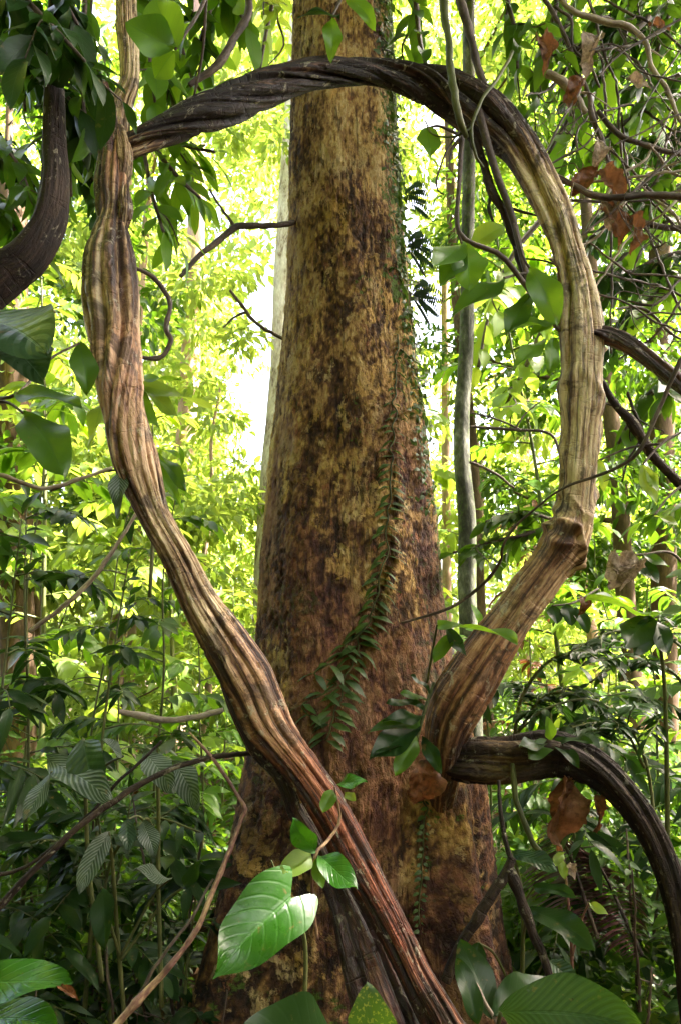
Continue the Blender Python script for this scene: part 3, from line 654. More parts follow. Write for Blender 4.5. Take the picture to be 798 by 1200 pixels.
# --- dark curved stem at the other side
q = path_px([(66, -60, 2.0, 8), (64, 40, 2.0, 9), (63, 110, 2.0, 13), (63, 170, 2.0, 16), (64, 215, 2.0, 19), (56, 262, 2.0, 22), (32, 300, 2.0, 26), (2, 322, 2.0, 29), (-28, 352, 2.0, 29), (-45, 420, 2.0, 28), (-52, 560, 2.0, 27), (-56, 800, 2.0, 28), (-60, 1200, 2.0, 30)])
e = q[-1]; q.append((e[0], e[1], gz(e[0], e[1]) - .05, e[3]))
mb = MB(); tube(mb, q, 420, 80, rope([(0, .4, .6), (2.0, .45, .55), (4.1, .4, .6)], lambda s: .3 * s, .85, .045, 600), rope_tone(None, 640, .42, .15, .15), lmoss(650, .15))
tag(mb.build('bent_liana', M['dark_wood']), 'smooth dark stem with a sharp bend, beside the stub of the fluted liana', 'vine')

# ================================================================== NEIGHBOUR TREES
def pole_tree(name, label, rows, bark, seed, group=None):
    q = path_px(rows); e = q[-1]; q.append((e[0], e[1], gz(e[0], e[1]) - .1, e[3] * 1.15))
    def prof(th, s, rad): return 1 + .16 * (fbm(np.stack(np.broadcast_arrays(np.cos(th)[None] * 2, np.sin(th)[None] * 2, s[:, None] * 2.5), -1), seed, 3) - .5)
    root = thing(name, (e[0], e[1], gz(e[0], e[1])), label, 'tree', group)
    mb = MB(); tube(mb, q, 160, 28, prof, tone=lambda th, s: .36 + .34 * fbm(np.stack(np.broadcast_arrays(np.cos(th)[None] * 1.3, np.sin(th)[None] * 1.3, s[:, None] * 2.2), -1), seed, 4), moss=lambda th, s: .75 * fbm(np.stack(np.broadcast_arrays(np.cos(th)[None], np.sin(th)[None], s[:, None] * .9), -1), seed + 4, 3))
    mb.build('trunk', M[bark], root); return root
pole_tree('slender_tree', 'slender dark grey tree with lichen blotches standing between trunk and loop', [(551, -260, 6.0, 7), (549, 0, 6.0, 7), (549, 170, 6.0, 7.5), (548, 260, 6.0, 7.5), (546, 400, 6.0, 8.5), (541, 480, 6.0, 9), (541, 545, 6.0, 9.5), (547, 610, 6.0, 10.5), (547, 700, 6.0, 10.5), (552, 800, 6.0, 11.5), (556, 950, 6.0, 12)], 'grey_bark', 701)
pole_tree('pale_tree', 'whitish pale trunk just peeping out along the edge of the big tree', [(362, -300, 10.5, 9), (348, 60, 10.5, 10), (333, 300, 10.5, 11), (329, 430, 10.5, 12), (319, 540, 10.5, 12), (312, 650, 10.5, 13), (308, 760, 10.5, 13), (302, 900, 10.5, 14)], 'pale_bark', 702)
pole_tree('far_trunk', 'pale pinkish trunk standing in the bright gap behind the fluted liana', [(238, -200, 13, 9), (232, 200, 13, 10), (222, 450, 13, 11), (212, 600, 13, 12), (206, 800, 13, 13)], 'pink_bark', 703)
pole_tree('far_trunk', 'short brown trunk low at the edge behind the dark undergrowth', [(14, 200, 8, 16), (18, 500, 8, 18), (20, 690, 8, 19), (22, 900, 8, 21)], 'brown_bark', 704)
pole_tree('far_trunk', 'pink brown trunk half hidden by shrubs below the elbow of the fluted liana', [(146, 100, 11, 9), (144, 400, 11, 10), (140, 690, 11, 11), (136, 900, 11, 12)], 'pink_bark', 705)
pole_tree('far_trunk', 'dark trunk in deep shade beyond the side branch of the loop', [(770, 100, 9, 12), (774, 400, 9, 13), (776, 560, 9, 14), (780, 900, 9, 15)], 'brown_bark', 707)
pole_tree('far_trunk', 'thin greyish trunk close beside the slender dark one', [(520, 150, 12, 4), (522, 500, 12, 5), (524, 900, 12, 6)], 'pink_bark', 708)
pole_tree('far_trunk', 'pale trunk far back between the slender dark tree and the loop', [(612, 100, 16, 7), (616, 500, 16, 8), (618, 900, 16, 9)], 'pink_bark', 709)

# ================================================================== EPIPHYTES ON THE TREE
r = np.random.default_rng(21)
# shingle climber: rungs of small leaves pressed to the bark
def climber(name, label, rows, width, step, L, mat, seed, wob=3, both=True, lean=.2, shape='drip', nrmk=1.0, up=.55, jit=.25, W=.5):
    r = np.random.default_rng(seed)
    rows = np.array(rows, float); s = np.concatenate([[0], np.cumsum(np.hypot(*np.diff(rows[:, :2], axis=0).T))])
    k = np.arange(0, s[-1], step)
    px = np.interp(k, s, rows[:, 0]) + r.normal(0, wob, len(k)); py = np.interp(k, s, rows[:, 1]); wd = np.interp(k, s, rows[:, 2]) if rows.shape[1] > 2 else np.full(len(k), width)
    fo, st = MB(), MB(); stp = []; po, di, no, ln = [], [], [], []
    for a, b, w_ in zip(px, py, wd):
        p, n = trunk_hit(a, b, .002)
        if not stp or np.linalg.norm(p - stp[-1][:3]) > .03: stp.append((*(p + n * .004), .004))
        for sg in ((1, -1) if both else (r.choice((1, -1)),)):
            sd = unit(np.cross(UP, n)) * sg
            d = unit(sd * 1.0 - UP * (lean + r.uniform(-.1, .25)) + n * .35 + r.normal(0, jit * .5, 3))
            po.append(p + n * .008 + sd * .006 + UP * r.uniform(-.006, .006)); di.append(d); no.append(unit(n * nrmk + UP * up + r.normal(0, jit, 3))); ln.append(px2m(w_, p) * r.uniform(.75, 1.2))
    root = thing(name, stp[-1][:3], label, 'climbing plant')
    if len(stp) > 3: tube(st, stp, 120, 5); st.build('stem', M['stem'], root)
    leaves(fo, po, np.array(di), np.array(no), np.array(ln), W, shape, 8, 5, r.uniform(.2, .7, len(po)), r.uniform(.0, .3, len(po)), .05, seed)
    fo.build('foliage', M[mat], root)
climber('shingle_climber', 'shingle climber with rungs of small leaves stacked up the sunny face of the bark', [(466, 392, 6), (462, 430, 10), (460, 480, 14), (459, 540, 18), (456, 600, 20), (452, 650, 21), (440, 700, 22), (424, 745, 24), (408, 790, 26), (394, 830, 26), (384, 870, 26)], 20, 9, .05, 'shingle', 31, lean=.14, nrmk=.5, up=1.0, wob=2.5, W=.36, jit=.18)
climber('shingle_climber', 'second row of larger shingle leaves low on the bark, spilling towards the fluted liana', [(420, 735, 20), (402, 760, 24), (388, 785, 26), (374, 815, 28), (372, 850, 28)], 24, 13, .05, 'shingle', 32, lean=.3, nrmk=.45, up=1.0, wob=9, W=.36, jit=.2)
climber('creeper', 'dark tiny leaved creeper along the shaded edge of the big tree', [(449, -10, 9), (454, 60, 9), (459, 130, 9), (465, 210, 10), (471, 290, 10), (478, 360, 10), (486, 440, 10), (494, 520, 9), (502, 600, 8)], 9, 2.6, .03, 'shingle', 33, wob=6, both=True, lean=.4, shape='ell', up=.6, jit=.7, W=.5)
climber('creeper', 'pair of thin ladder like creepers with tiny leaves by the foot of the big trunk', [(497, 930, 9), (495, 980, 9), (492, 1040, 9), (490, 1100, 9)], 9, 9, .03, 'shingle', 34, wob=1.5, lean=.1, up=.7)
# comb ferns that jut out past the edge
for lab, cx, cy, n in (('dark comb like fern jutting from the edge of the big tree, uppermost', 470, 232, 3), ('dark comb like fern jutting from the edge of the big tree, in the middle', 474, 288, 4), ('dark drooping fern at the bottom of the row on the edge of the big tree', 480, 345, 4)):
    p, n_ = trunk_hit(cx, cy); root = thing('comb_fern', p, lab, 'fern', 'comb ferns on the edge of the tree')
    for i in range(n):
        st, fo = MB(), MB()
        d = unit(np.array([.8, -.45 + .15 * i, .55 - .45 * i])); l = .16 + .03 * r.uniform(-1, 1)
        pts = [(*(p + d * l * t - UP * l * .45 * t * t), .002) for t in (0, .3, .6, 1)]
        tube(st, pts, 14, 4); q, _ = spline(pts, 15); fr = st.build('frond_stem', M['stem'], root)
        c = q[2:, :3]; side = np.tile(np.array([[.25, -.1, .85], [.25, -.1, -.85]]), (len(c), 1)); cc = np.repeat(c, 2, 0)
        leaves(fo, cc, unit(side), np.array([.2, -1, .2]), .055 * np.repeat(np.sin(np.linspace(.5, 2.9, len(c))), 2) + .01, .2, 'lance', 5, 3, .15, .1)
        f_ = fo.build('frond', M['deep'], root)

# ================================================================== PLANTS CLOSE TO THE CAMERA
leafset('climbing_sprig', 'fresh sprig of small bright green leaves clinging to the fluted liana', 'climbing plant',
    [((365, 1000, 2.2), (335, 1031, 2.12), .62, 'ell', (.1, -1, .6), 'lime'), ((370, 998, 2.2), (347, 961, 2.14), .55, 'ell', (-.3, -1, .5), 'bright'), ((374, 1002, 2.2), (422, 1031, 2.1), .52, 'ell', (.1, -1, .9), 'bright'), ((370, 1006, 2.2), (376, 1042, 2.18), .5, 'ell', (.3, -1, .2), 'fresh'),
     ((394, 919, 2.26), (430, 909, 2.2), .46, 'ell', (.1, -1, 1.2), 'bright'), ((390, 925, 2.26), (382, 952, 2.22), .62, 'ell', (.2, -1, .4), 'fresh'), ((404, 930, 2.28), (414, 938, 2.24), .6, 'ell', (0, -1, .5), 'lime')],
    [[(372, 1100, 2.3, 2.2), (366, 1050, 2.27, 2), (369, 1003, 2.2, 2), (384, 985, 2.25, 2), (398, 962, 2.28, 1.6), (392, 922, 2.26, 1.2)]], wood='cane')
leafset('heart_leaf_plant', 'single very large glossy heart shaped leaf before the tree foot', 'plant',
    [((341, 1052, 1.98), (263, 1152, 1.80), .66, 'heart', (.15, -1, .50), 'bright')],
    [[(352, 1215, 2.05, 3.4), (358, 1150, 2.05, 3), (356, 1095, 2.03, 2.6), (338, 1056, 1.98, 2.2)], [(338, 1050, 1.99, 2.0), (327, 1030, 2.0, 1.8), (318, 1008, 2.0, 1.0)]], wood='stem')
leafset('broad_leaf_plant', 'wide dull green leaf edge rising from below the heart shaped leaf', 'plant',
    [((392, 1212, 1.85), (285, 1205, 1.70), .66, 'ell', (.1, -1, .5), 'deep')], [[(400, 1290, 1.95, 3), (392, 1212, 1.85, 2.4)]])
leafset('speckled_leaf_plant', 'upright leaf speckled with yellow at the bottom of the fluted liana', 'plant',
    [((446, 1235, 1.95), (438, 1156, 1.93), .72, 'ell', (-.1, -1, .3), 'speckled')], [[(448, 1300, 1.98, 3), (446, 1235, 1.95, 2.4)]])
leafset('low_leaf_plant', 'bright green leaves with one brown tip poking in at the lower corner', 'plant',
    [((-30, 1150, 1.5), (74, 1156, 1.45), .46, 'ell', (.1, -.7, 1), 'bright'), ((66, 1157, 1.45), (92, 1152, 1.44), .34, 'ell', (.1, -.7, 1), 'rust'), ((-30, 1196, 1.5), (60, 1204, 1.42), .42, 'ell', (.1, -.8, 1), 'bright')],
    [[(-60, 1260, 1.6, 3), (-45, 1190, 1.55, 2.6), (-30, 1150, 1.5, 2)]])
leafset('pleated_leaf_plant', 'dark green plant with one long finely pleated leaf low beside the root', 'plant',
    [((586, 1186, 1.95), (752, 1214, 1.78), .50, 'ell', (.05, -1, .6), 'pleat'), ((560, 1200, 2.1), (530, 1125, 2.15), .4, 'ell', (.2, -1, .4), 'deep'), ((575, 1195, 2.2), (548, 1098, 2.3), .5, 'ell', (.2, -1, .5), 'deep'), ((580, 1190, 2.1), (640, 1128, 2.3), .4, 'ell', (0, -1, .6), 'deep')],
    [[(572, 1290, 2.05, 4), (578, 1230, 2.0, 3), (586, 1186, 1.95, 2.4)]])
leafset('glossy_leaf_plant', 'tuft of long glossy leaves wedged between the bark and the loop base', 'plant',
    [((492, 852, 2.86), (428, 878, 2.72), .42, 'ell', (.1, -.8, 1), 'deep'), ((494, 845, 2.86), (438, 858, 2.74), .36, 'ell', (0, -.8, 1), 'mid'), ((496, 838, 2.86), (448, 838, 2.75), .34, 'ell', (0, -.8, 1), 'deep'), ((498, 830, 2.87), (458, 822, 2.78), .34, 'ell', (0, -.8, 1), 'deep'), ((500, 822, 2.88), (470, 806, 2.8), .36, 'ell', (0, -.8, 1), 'mid'), ((504, 812, 2.88), (484, 792, 2.82), .36, 'ell', (0, -.8, 1), 'deep'), ((488, 862, 2.84), (470, 910, 2.76), .42, 'ell', (.2, -1, .5), 'fresh'), ((494, 864, 2.84), (510, 906, 2.74), .36, 'ell', (-.3, -1, .5), 'deep'), ((480, 870, 2.84), (446, 880, 2.7), .36, 'ell', (0, -.8, 1), 'deep')],
    [[(508, 800, 2.9, 2.2), (498, 830, 2.87, 2.4), (488, 866, 2.85, 2.2)]])
leafset('flat_leaf_twig', 'pale green leaf held flat, edge on, in front of the slanting loop base', 'plant',
    [((512, 732, 2.72), (602, 741, 2.50), .34, 'ell', (.05, -.28, 1), 'fresh'), ((530, 742, 2.75), (512, 778, 2.72), .4, 'ell', (.3, -1, .6), 'mid'), ((522, 735, 2.74), (545, 770, 2.74), .4, 'ell', (.1, -1, .6), 'deep')],
    [[(500, 800, 2.86, 1.6), (506, 765, 2.8, 1.6), (512, 732, 2.72, 1.4)]])
leafset('dried_leaf', 'round rust brown dried leaf caught below the glossy tuft', 'leaf',
    [((497, 888, 2.80), (488, 944, 2.78), .74, 'ell', (.1, -1, .15), 'rust')])
leafset('dead_leaf_hanging', 'big curled dark brown dead leaf dangling under the bowed stem', 'leaf',
    [((664, 912, 2.84), (684, 998, 2.80), .52, 'ell', (.3, -1, .2), 'dead'), ((668, 914, 2.86), (654, 970, 2.86), .42, 'ell', (-.5, -1, .2), 'dead')], [[(665, 895, 2.88, 1.6), (666, 912, 2.85, 1.4)]], wood='twig')
leafset('dead_leaf_hanging', 'narrow orange dead leaf dangling beside the big curled brown one', 'leaf',
    [((700, 930, 2.82), (698, 976, 2.8), .36, 'ell', (.6, -1, .2), 'rust')], [[(697, 905, 2.84, 1.2), (700, 930, 2.82, 1.2)]], wood='twig')
leafset('quilted_leaf_plant', 'plant with four arching silvery quilted leaves among the shaded undergrowth', 'plant',
    [((56, 890, 2.55), (116, 938, 2.36), .36, 'ell', (.1, -.9, .9), 'quilt'), ((98, 866, 2.55), (122, 928, 2.42), .60, 'ell', (-.3, -1, .5), 'puck'), ((145, 886, 2.5), (122, 868, 2.42), .5, 'ell', (.2, -.8, .9), 'quilt'), ((60, 905, 2.5), (20, 960, 2.4), .36, 'ell', (-.1, -.8, 1), 'quilt')],
    [[(120, 1150, 2.7, 3), (104, 1010, 2.66, 2.6), (100, 900, 2.58, 2.2), (98, 866, 2.55, 1.8)], [(101, 915, 2.6, 2), (80, 890, 2.57, 1.8), (56, 890, 2.55, 1.6)], [(101, 920, 2.6, 2), (124, 897, 2.55, 1.8), (145, 886, 2.5, 1.5)], [(102, 930, 2.62, 2), (80, 905, 2.56, 1.8), (60, 905, 2.5, 1.5)]])
leafset('quilted_leaf_plant', 'plant with grey striped quilted leaves hanging near the bent cane', 'plant',
    [((168, 880, 2.75), (196, 928, 2.6), .42, 'ell', (-.1, -.9, .7), 'quilt'), ((203, 892, 2.75), (230, 945, 2.62), .44, 'ell', (-.2, -1, .5), 'quilt'), ((168, 962, 2.7), (176, 1004, 2.62), .5, 'ell', (.1, -1, .5), 'quilt'), ((150, 960, 2.7), (146, 996, 2.62), .5, 'ell', (.2, -1, .5), 'puck')],
    [[(190, 1180, 2.9, 3), (186, 1040, 2.86, 2.6), (184, 900, 2.8, 2.2), (168, 880, 2.75, 1.6)], [(184, 905, 2.8, 2), (194, 888, 2.78, 1.6), (203, 892, 2.75, 1.4)], [(186, 985, 2.84, 2), (174, 960, 2.76, 1.6), (168, 962, 2.7, 1.4)], [(186, 990, 2.84, 2), (165, 958, 2.76, 1.6), (150, 960, 2.7, 1.4)]])
leafset('shade_leaf_plant', 'shaded plant with long dark feathery ribbed leaves behind the crossing vines', 'plant',
    [((128, 975, 2.7), (102, 1045, 2.55), .36, 'ell', (.3, -1, .6), 'quilt'), ((120, 1040, 2.7), (128, 1110, 2.6), .42, 'ell', (-.2, -1, .3), 'deep'), ((200, 1030, 2.8), (160, 1010, 2.65), .34, 'ell', (.1, -.8, 1), 'quilt'), ((215, 1040, 2.9), (232, 1008, 2.85), .4, 'ell', (0, -1, .5), 'deep')],
    [[(150, 1230, 3.0, 3), (140, 1120, 2.9, 2.6), (132, 1010, 2.75, 2.2), (128, 975, 2.7, 1.6)], [(141, 1120, 2.9, 2), (126, 1070, 2.8, 1.6), (120, 1040, 2.7, 1.4)], [(142, 1120, 2.9, 2), (180, 1050, 2.86, 1.6), (200, 1030, 2.8, 1.4)], [(142, 1125, 2.9, 2), (190, 1060, 2.92, 1.6), (215, 1040, 2.9, 1.4)]])
leafset('puckered_leaf_branch', 'two big puckered grey green leaves below the bend of the dark stem', 'plant',
    [((-25, 372, 1.85), (50, 398, 1.68), .70, 'ell', (.1, -1, .6), 'puck'), ((5, 395, 1.85), (36, 440, 1.74), .62, 'ell', (.3, -1, .3), 'puck')], [[(-60, 380, 2.0, 3), (-25, 372, 1.85, 2.4)], [(-60, 385, 2.0, 3), (5, 395, 1.85, 2)]])
leafset('long_leaf_branch', 'branch with three long drooping oval leaves beside the pale bulge of the fluted liana', 'plant',
    [((20, 462, 2.1), (86, 468, 1.98), .44, 'ell', (0, -.8, 1), 'mid'), ((28, 484, 2.1), (74, 548, 1.98), .46, 'ell', (.3, -1, .5), 'mid'), ((94, 402, 2.3), (94, 458, 2.26), .46, 'ell', (.3, -1, .2), 'mid')],
    [[(-60, 500, 2.3, 3), (-15, 470, 2.2, 2.6), (20, 462, 2.1, 2), (60, 420, 2.25, 1.6), (94, 402, 2.3, 1.4)], [(-15, 470, 2.2, 2.4), (10, 472, 2.15, 2), (28, 484, 2.1, 1.6)]], wood='twig')
leafset('striped_leaf_plant', 'single dark leaf with pale veins hanging just below the pale bulge of the fluted liana', 'plant',
    [((140, 550, 2.36), (134, 604, 2.3), .34, 'lance', (-.2, -1, .3), 'quilt')], [[(60, 575, 2.5, 2), (110, 556, 2.42, 1.6), (140, 550, 2.36, 1.4)]], wood='twig')
leafset('strap_leaf_plant', 'cluster of long narrow lime green leaves fanning out from behind the pale bulge', 'plant',
    [((158, 446, 2.6), (214, 438, 2.5), .22, 'lance', (0, -.6, 1), 'fresh'), ((158, 450, 2.6), (240, 470, 2.46), .24, 'lance', (0, -.5, 1), 'lime'), ((160, 454, 2.6), (226, 486, 2.48), .20, 'lance', (0, -.6, 1), 'lime'), ((158, 456, 2.6), (190, 500, 2.5), .26, 'lance', (.2, -1, .5), 'fresh'), ((176, 525, 2.62), (212, 530, 2.55), .28, 'lance', (0, -.6, 1), 'fresh'), ((176, 528, 2.62), (220, 570, 2.5), .24, 'lance', (.2, -.8, .8), 'mid'), ((176, 530, 2.62), (204, 588, 2.5), .26, 'lance', (.2, -1, .5), 'fresh'), ((120, 470, 2.6), (100, 520, 2.5), .3, 'lance', (-.2, -1, .5), 'lime')],
    [[(176, 700, 2.75, 2.4), (180, 600, 2.72, 2.2), (172, 520, 2.65, 2), (158, 446, 2.6, 1.6)], [(172, 520, 2.65, 1.6), (176, 528, 2.62, 1.4)]])
leafset('bilobed_leaf_branch', 'branch end with a very big pale green leaf of two lobes at the top', 'plant',
    [((206, 57, 2.35), (147, 22, 2.28), .78, 'ell', (.1, -1, -.2), 'fresh'), ((208, 56, 2.35), (186, -10, 2.3), .74, 'ell', (-.3, -1, -.2), 'fresh'), ((205, 60, 2.35), (178, 88, 2.4), .8, 'ell', (.2, -1, -.4), 'fresh'), ((228, 112, 2.75), (300, 92, 2.7), .46, 'ell', (0, -.9, .6), 'fresh')],
    [[(250, -60, 2.6, 3), (240, 0, 2.5, 2.4), (206, 58, 2.35, 1.6)], [(243, -20, 2.5, 2), (238, 60, 2.65, 1.6), (228, 112, 2.75, 1.4)]], wood='twig')
leafset('strip_leaf_twig', 'twig with hanging narrow green leaves before the top of the trunk', 'plant',
    [((388, 22, 2.6), (384, 68, 2.6), .42, 'lance', (.1, -1, .1), 'fresh'), ((398, 18, 2.6), (350, 12, 2.5), .42, 'ell', (0, -.8, .6), 'deep'), ((404, -12, 2.6), (432, 32, 2.58), .34, 'ell', (-.2, -1, .1), 'fresh')],
    [[(420, -80, 2.7, 2.4), (405, -15, 2.62, 2), (388, 22, 2.6, 1.4)]], wood='twig')
leafset('droopy_leaf_twig', 'twig with drooping lens shaped leaves hanging inside the loop near the slender tree', 'plant',
    [((590, 326, 2.62), (530, 364, 2.55), .42, 'ell', (-.1, -.8, .8), 'mid'), ((620, 314, 2.66), (652, 376, 2.6), .46, 'ell', (-.2, -1, .15), 'fresh'), ((624, 344, 2.7), (586, 386, 2.62), .38, 'ell', (-.2, -.9, .5), 'mid'), ((650, 376, 2.72), (586, 382, 2.62), .26, 'ell', (0, -.7, 1), 'fresh'), ((640, 396, 2.72), (592, 424, 2.62), .3, 'ell', (0, -.8, .8), 'fresh'), ((648, 396, 2.72), (640, 434, 2.68), .42, 'ell', (.2, -1, .2), 'fresh'), ((645, 372, 2.72), (622, 392, 2.66), .4, 'ell', (0, -.8, .8), 'fresh')],
    [[(560, 130, 2.74, 5), (580, 200, 2.72, 4.5), (600, 255, 2.7, 4), (616, 320, 2.7, 3.4), (634, 360, 2.72, 3), (656, 388, 2.75, 2.6)], [(600, 255, 2.7, 2), (612, 300, 2.66, 1.6), (620, 314, 2.66, 1.4)], [(616, 320, 2.7, 2), (604, 322, 2.66, 1.6), (590, 326, 2.62, 1.4)]], wood='twig')
leafset('lobed_leaf_twig', 'dark kinked twig with broad lobed leaves glowing inside the loop', 'plant',
    [((541, 286, 2.62), (502, 306, 2.52), .60, 'ell', (-.1, -.9, .6), 'fresh'), ((541, 286, 2.62), (545, 334, 2.55), .66, 'ell', (0, -1, .3), 'fresh'), ((552, 290, 2.66), (590, 262, 2.62), .7, 'ell', (0, -1, .3), 'lime'), ((541, 288, 2.62), (510, 326, 2.55), .5, 'ell', (0, -1, .4), 'mid'), ((500, 150, 2.7), (500, 180, 2.66), .62, 'ell', (0, -1, .2), 'fresh')],
    [[(541, 150, 2.72, 4), (538, 210, 2.68, 3), (536, 270, 2.62, 3), (552, 285, 2.62, 3), (585, 298, 2.62, 3.2), (612, 330, 2.66, 3.2), (630, 356, 2.7, 3)], [(536, 270, 2.62, 2.2), (541, 286, 2.62, 1.6)], [(541, 160, 2.72, 2.2), (515, 148, 2.7, 1.6), (500, 150, 2.7, 1.2)]], wood='twig')
leafset('big_flat_leaf_plant', 'plant holding out a large pale flat leaf beside the slanting loop base', 'plant',
    [((760, 722, 2.9), (684, 690, 2.72), .40, 'ell', (0, -.32, 1), 'fresh'), ((762, 722, 2.9), (815, 708, 2.75), .5, 'ell', (0, -.4, 1), 'mid'), ((762, 725, 2.9), (726, 748, 2.75), .5, 'ell', (-.1, -.8, .8), 'deep'), ((764, 726, 2.9), (752, 770, 2.8), .5, 'ell', (.2, -1, .4), 'deep'), ((764, 724, 2.9), (790, 765, 2.8), .5, 'ell', (.2, -1, .4), 'deep')],
    [[(782, 1010, 3.1, 3), (780, 860, 3.05, 2.6), (775, 770, 2.98, 2.2), (761, 722, 2.9, 1.8)]])
leafset('ash_leaf_twig', 'twig with ash white leaves standing out beyond the loop knot', 'plant',
    [((728, 652, 3.2), (716, 676, 3.1), .7, 'ell', (0, -1, .5), 'pale_dead'), ((745, 655, 3.2), (742, 680, 3.1), .7, 'ell', (0, -1, .5), 'pale_dead'), ((752, 655, 3.2), (772, 682, 3.1), .5, 'ell', (0, -1, .5), 'deep'), ((752, 650, 3.2), (786, 660, 3.1), .4, 'ell', (0, -1, .8), 'mid')],
    [[(820, 700, 3.3, 2), (790, 650, 3.25, 1.8), (750, 650, 3.2, 1.6), (726, 650, 3.2, 1.2)]], wood='twig')
leafset('round_leaf_twig', 'twig with a pair of round black green leaves under the loop knot', 'plant',
    [((646, 710, 3.1), (650, 730, 3.06), .8, 'ell', (0, -1, .3), 'deep'), ((662, 708, 3.1), (668, 732, 3.06), .75, 'ell', (0, -1, .3), 'deep'), ((672, 712, 3.1), (690, 740, 3.05), .5, 'ell', (0, -1, .4), 'deep')],
    [[(700, 690, 3.3, 1.6), (672, 706, 3.15, 1.4), (646, 710, 3.1, 1.1)]], wood='twig')
leafset('drip_leaf_twig', 'twig with pale yellow green pointed leaves hanging below the side branch', 'plant',
    [((752, 545, 2.9), (766, 590, 2.85), .4, 'ell', (.1, -1, .3), 'lime'), ((756, 548, 2.9), (776, 575, 2.85), .4, 'ell', (.1, -1, .3), 'lime'), ((766, 604, 2.9), (798, 612, 2.8), .4, 'ell', (0, -.6, 1), 'lime'), ((700, 540, 3.0), (704, 574, 2.95), .4, 'lance', (0, -1, .4), 'lime')],
    [[(810, 500, 3.0, 2), (775, 520, 2.95, 1.8), (752, 545, 2.9, 1.2)], [(775, 520, 2.95, 1.8), (740, 524, 2.98, 1.4), (700, 540, 3.0, 1.2)], [(812, 560, 3.0, 1.8), (785, 580, 2.95, 1.6), (766, 604, 2.9, 1.2)]], wood='twig')
leafset('pale_seedling', 'seedling with white green leaves lit up under the bowed stem', 'plant',
    [((655, 1005, 2.9), (661, 1030, 2.86), .5, 'ell', (0, -1, .4), 'lime'), ((668, 1012, 2.9), (676, 1026, 2.86), .7, 'ell', (0, -1, .5), 'pale_dead'), ((690, 1058, 2.9), (712, 1070, 2.85), .5, 'ell', (0, -1, .8), 'lime'), ((660, 1000, 2.9), (650, 1015, 2.86), .5, 'ell', (0, -1, .4), 'lime')],
    [[(672, 1200, 3.0, 2), (668, 1090, 2.95, 1.8), (660, 1005, 2.9, 1.4)], [(670, 1120, 2.95, 1.4), (682, 1075, 2.92, 1.2), (690, 1058, 2.9, 1)]], wood='cane')
leafset('dark_leaf_plant', 'dark arching leaves overlapping the foot of the thin forked stick', 'plant',
    [((600, 1000, 2.75), (648, 1018, 2.62), .46, 'ell', (0, -.8, .9), 'puck'), ((618, 1065, 2.7), (694, 1102, 2.5), .4, 'ell', (0, -.8, .8), 'deep'), ((625, 1040, 2.72), (668, 1050, 2.6), .4, 'ell', (0, -.8, .8), 'deep'), ((560, 1105, 2.7), (545, 1170, 2.6), .5, 'ell', (.2, -1, .4), 'deep'), ((640, 1125, 2.7), (680, 1145, 2.6), .5, 'ell', (0, -.8, .8), 'puck')],
    [[(606, 1230, 2.85, 3), (612, 1120, 2.8, 2.6), (610, 1040, 2.77, 2.2), (600, 1000, 2.75, 1.6)], [(612, 1100, 2.8, 2), (618, 1065, 2.7, 1.6)], [(611, 1060, 2.78, 1.6), (625, 1040, 2.72, 1.4)], [(608, 1180, 2.83, 2), (580, 1120, 2.76, 1.6), (560, 1105, 2.7, 1.4)], [(608, 1190, 2.83, 2), (630, 1140, 2.75, 1.6), (640, 1125, 2.7, 1.4)]])
leafset('stem_top_plant', 'small glossy plant perched on top of the bowed stem', 'plant',
    [((640, 872, 2.86), (606, 868, 2.76), .4, 'ell', (0, -.7, 1), 'deep'), ((645, 870, 2.86), (625, 890, 2.76), .5, 'ell', (-.1, -1, .6), 'mid'), ((648, 870, 2.86), (682, 892, 2.74), .42, 'ell', (.1, -.9, .8), 'deep'), ((646, 868, 2.86), (640, 842, 2.82), .5, 'ell', (0, -1, .5), 'fresh'), ((650, 868, 2.86), (690, 868, 2.76), .36, 'ell', (0, -.7, 1), 'deep')],
    [[(648, 890, 2.9, 2), (648, 878, 2.88, 1.8), (645, 868, 2.86, 1.4)]])

# ================================================================== STICKS AND TWIGS
twigthing('bent_cane', 'bent jointed cane with a tan foot and purple middle leaning by the tree', 'stick', [[(128, 1212, 2.2, 4.8), (160, 1175, 2.22, 4.4), (192, 1141, 2.25, 3.8), (198, 1133, 2.25, 4), (215, 1112, 2.28, 3.4), (232, 1088, 2.3, 3.4), (236, 1080, 2.31, 3.3), (250, 1045, 2.34, 3), (268, 1000, 2.38, 2.8), (285, 955, 2.42, 2.6), (288, 948, 2.42, 2.8), (280, 934, 2.43, 2.2), (262, 906, 2.44, 2), (244, 882, 2.46, 1.8), (222, 858, 2.48, 1.3)]], 'cane', knob=.22, wild=.35)
twigthing('thin_cane', 'thin dark cane running parallel below the bent jointed cane', 'stick', [[(150, 1190, 2.3, 2.2), (190, 1120, 2.32, 2), (225, 1075, 2.34, 1.8), (250, 1030, 2.38, 1.4)]], 'twig')
twigthing('crossing_vine', 'long dark vine crossing the shaded undergrowth towards the fluted liana', 'vine', [[(-20, 1085, 2.3, 4), (25, 1035, 2.3, 4), (75, 985, 2.32, 3.8), (130, 942, 2.35, 3.6), (185, 908, 2.4, 3.4), (240, 888, 2.45, 3), (300, 882, 2.5, 2.6)]], 'dark_wood')
twigthing('crossing_vine', 'second thinner vine crossing below the long dark one', 'vine', [[(-20, 1030, 2.5, 2.4), (40, 1010, 2.5, 2.2), (100, 960, 2.52, 2.2), (150, 905, 2.55, 2), (190, 868, 2.6, 1.6)]], 'dark_wood')
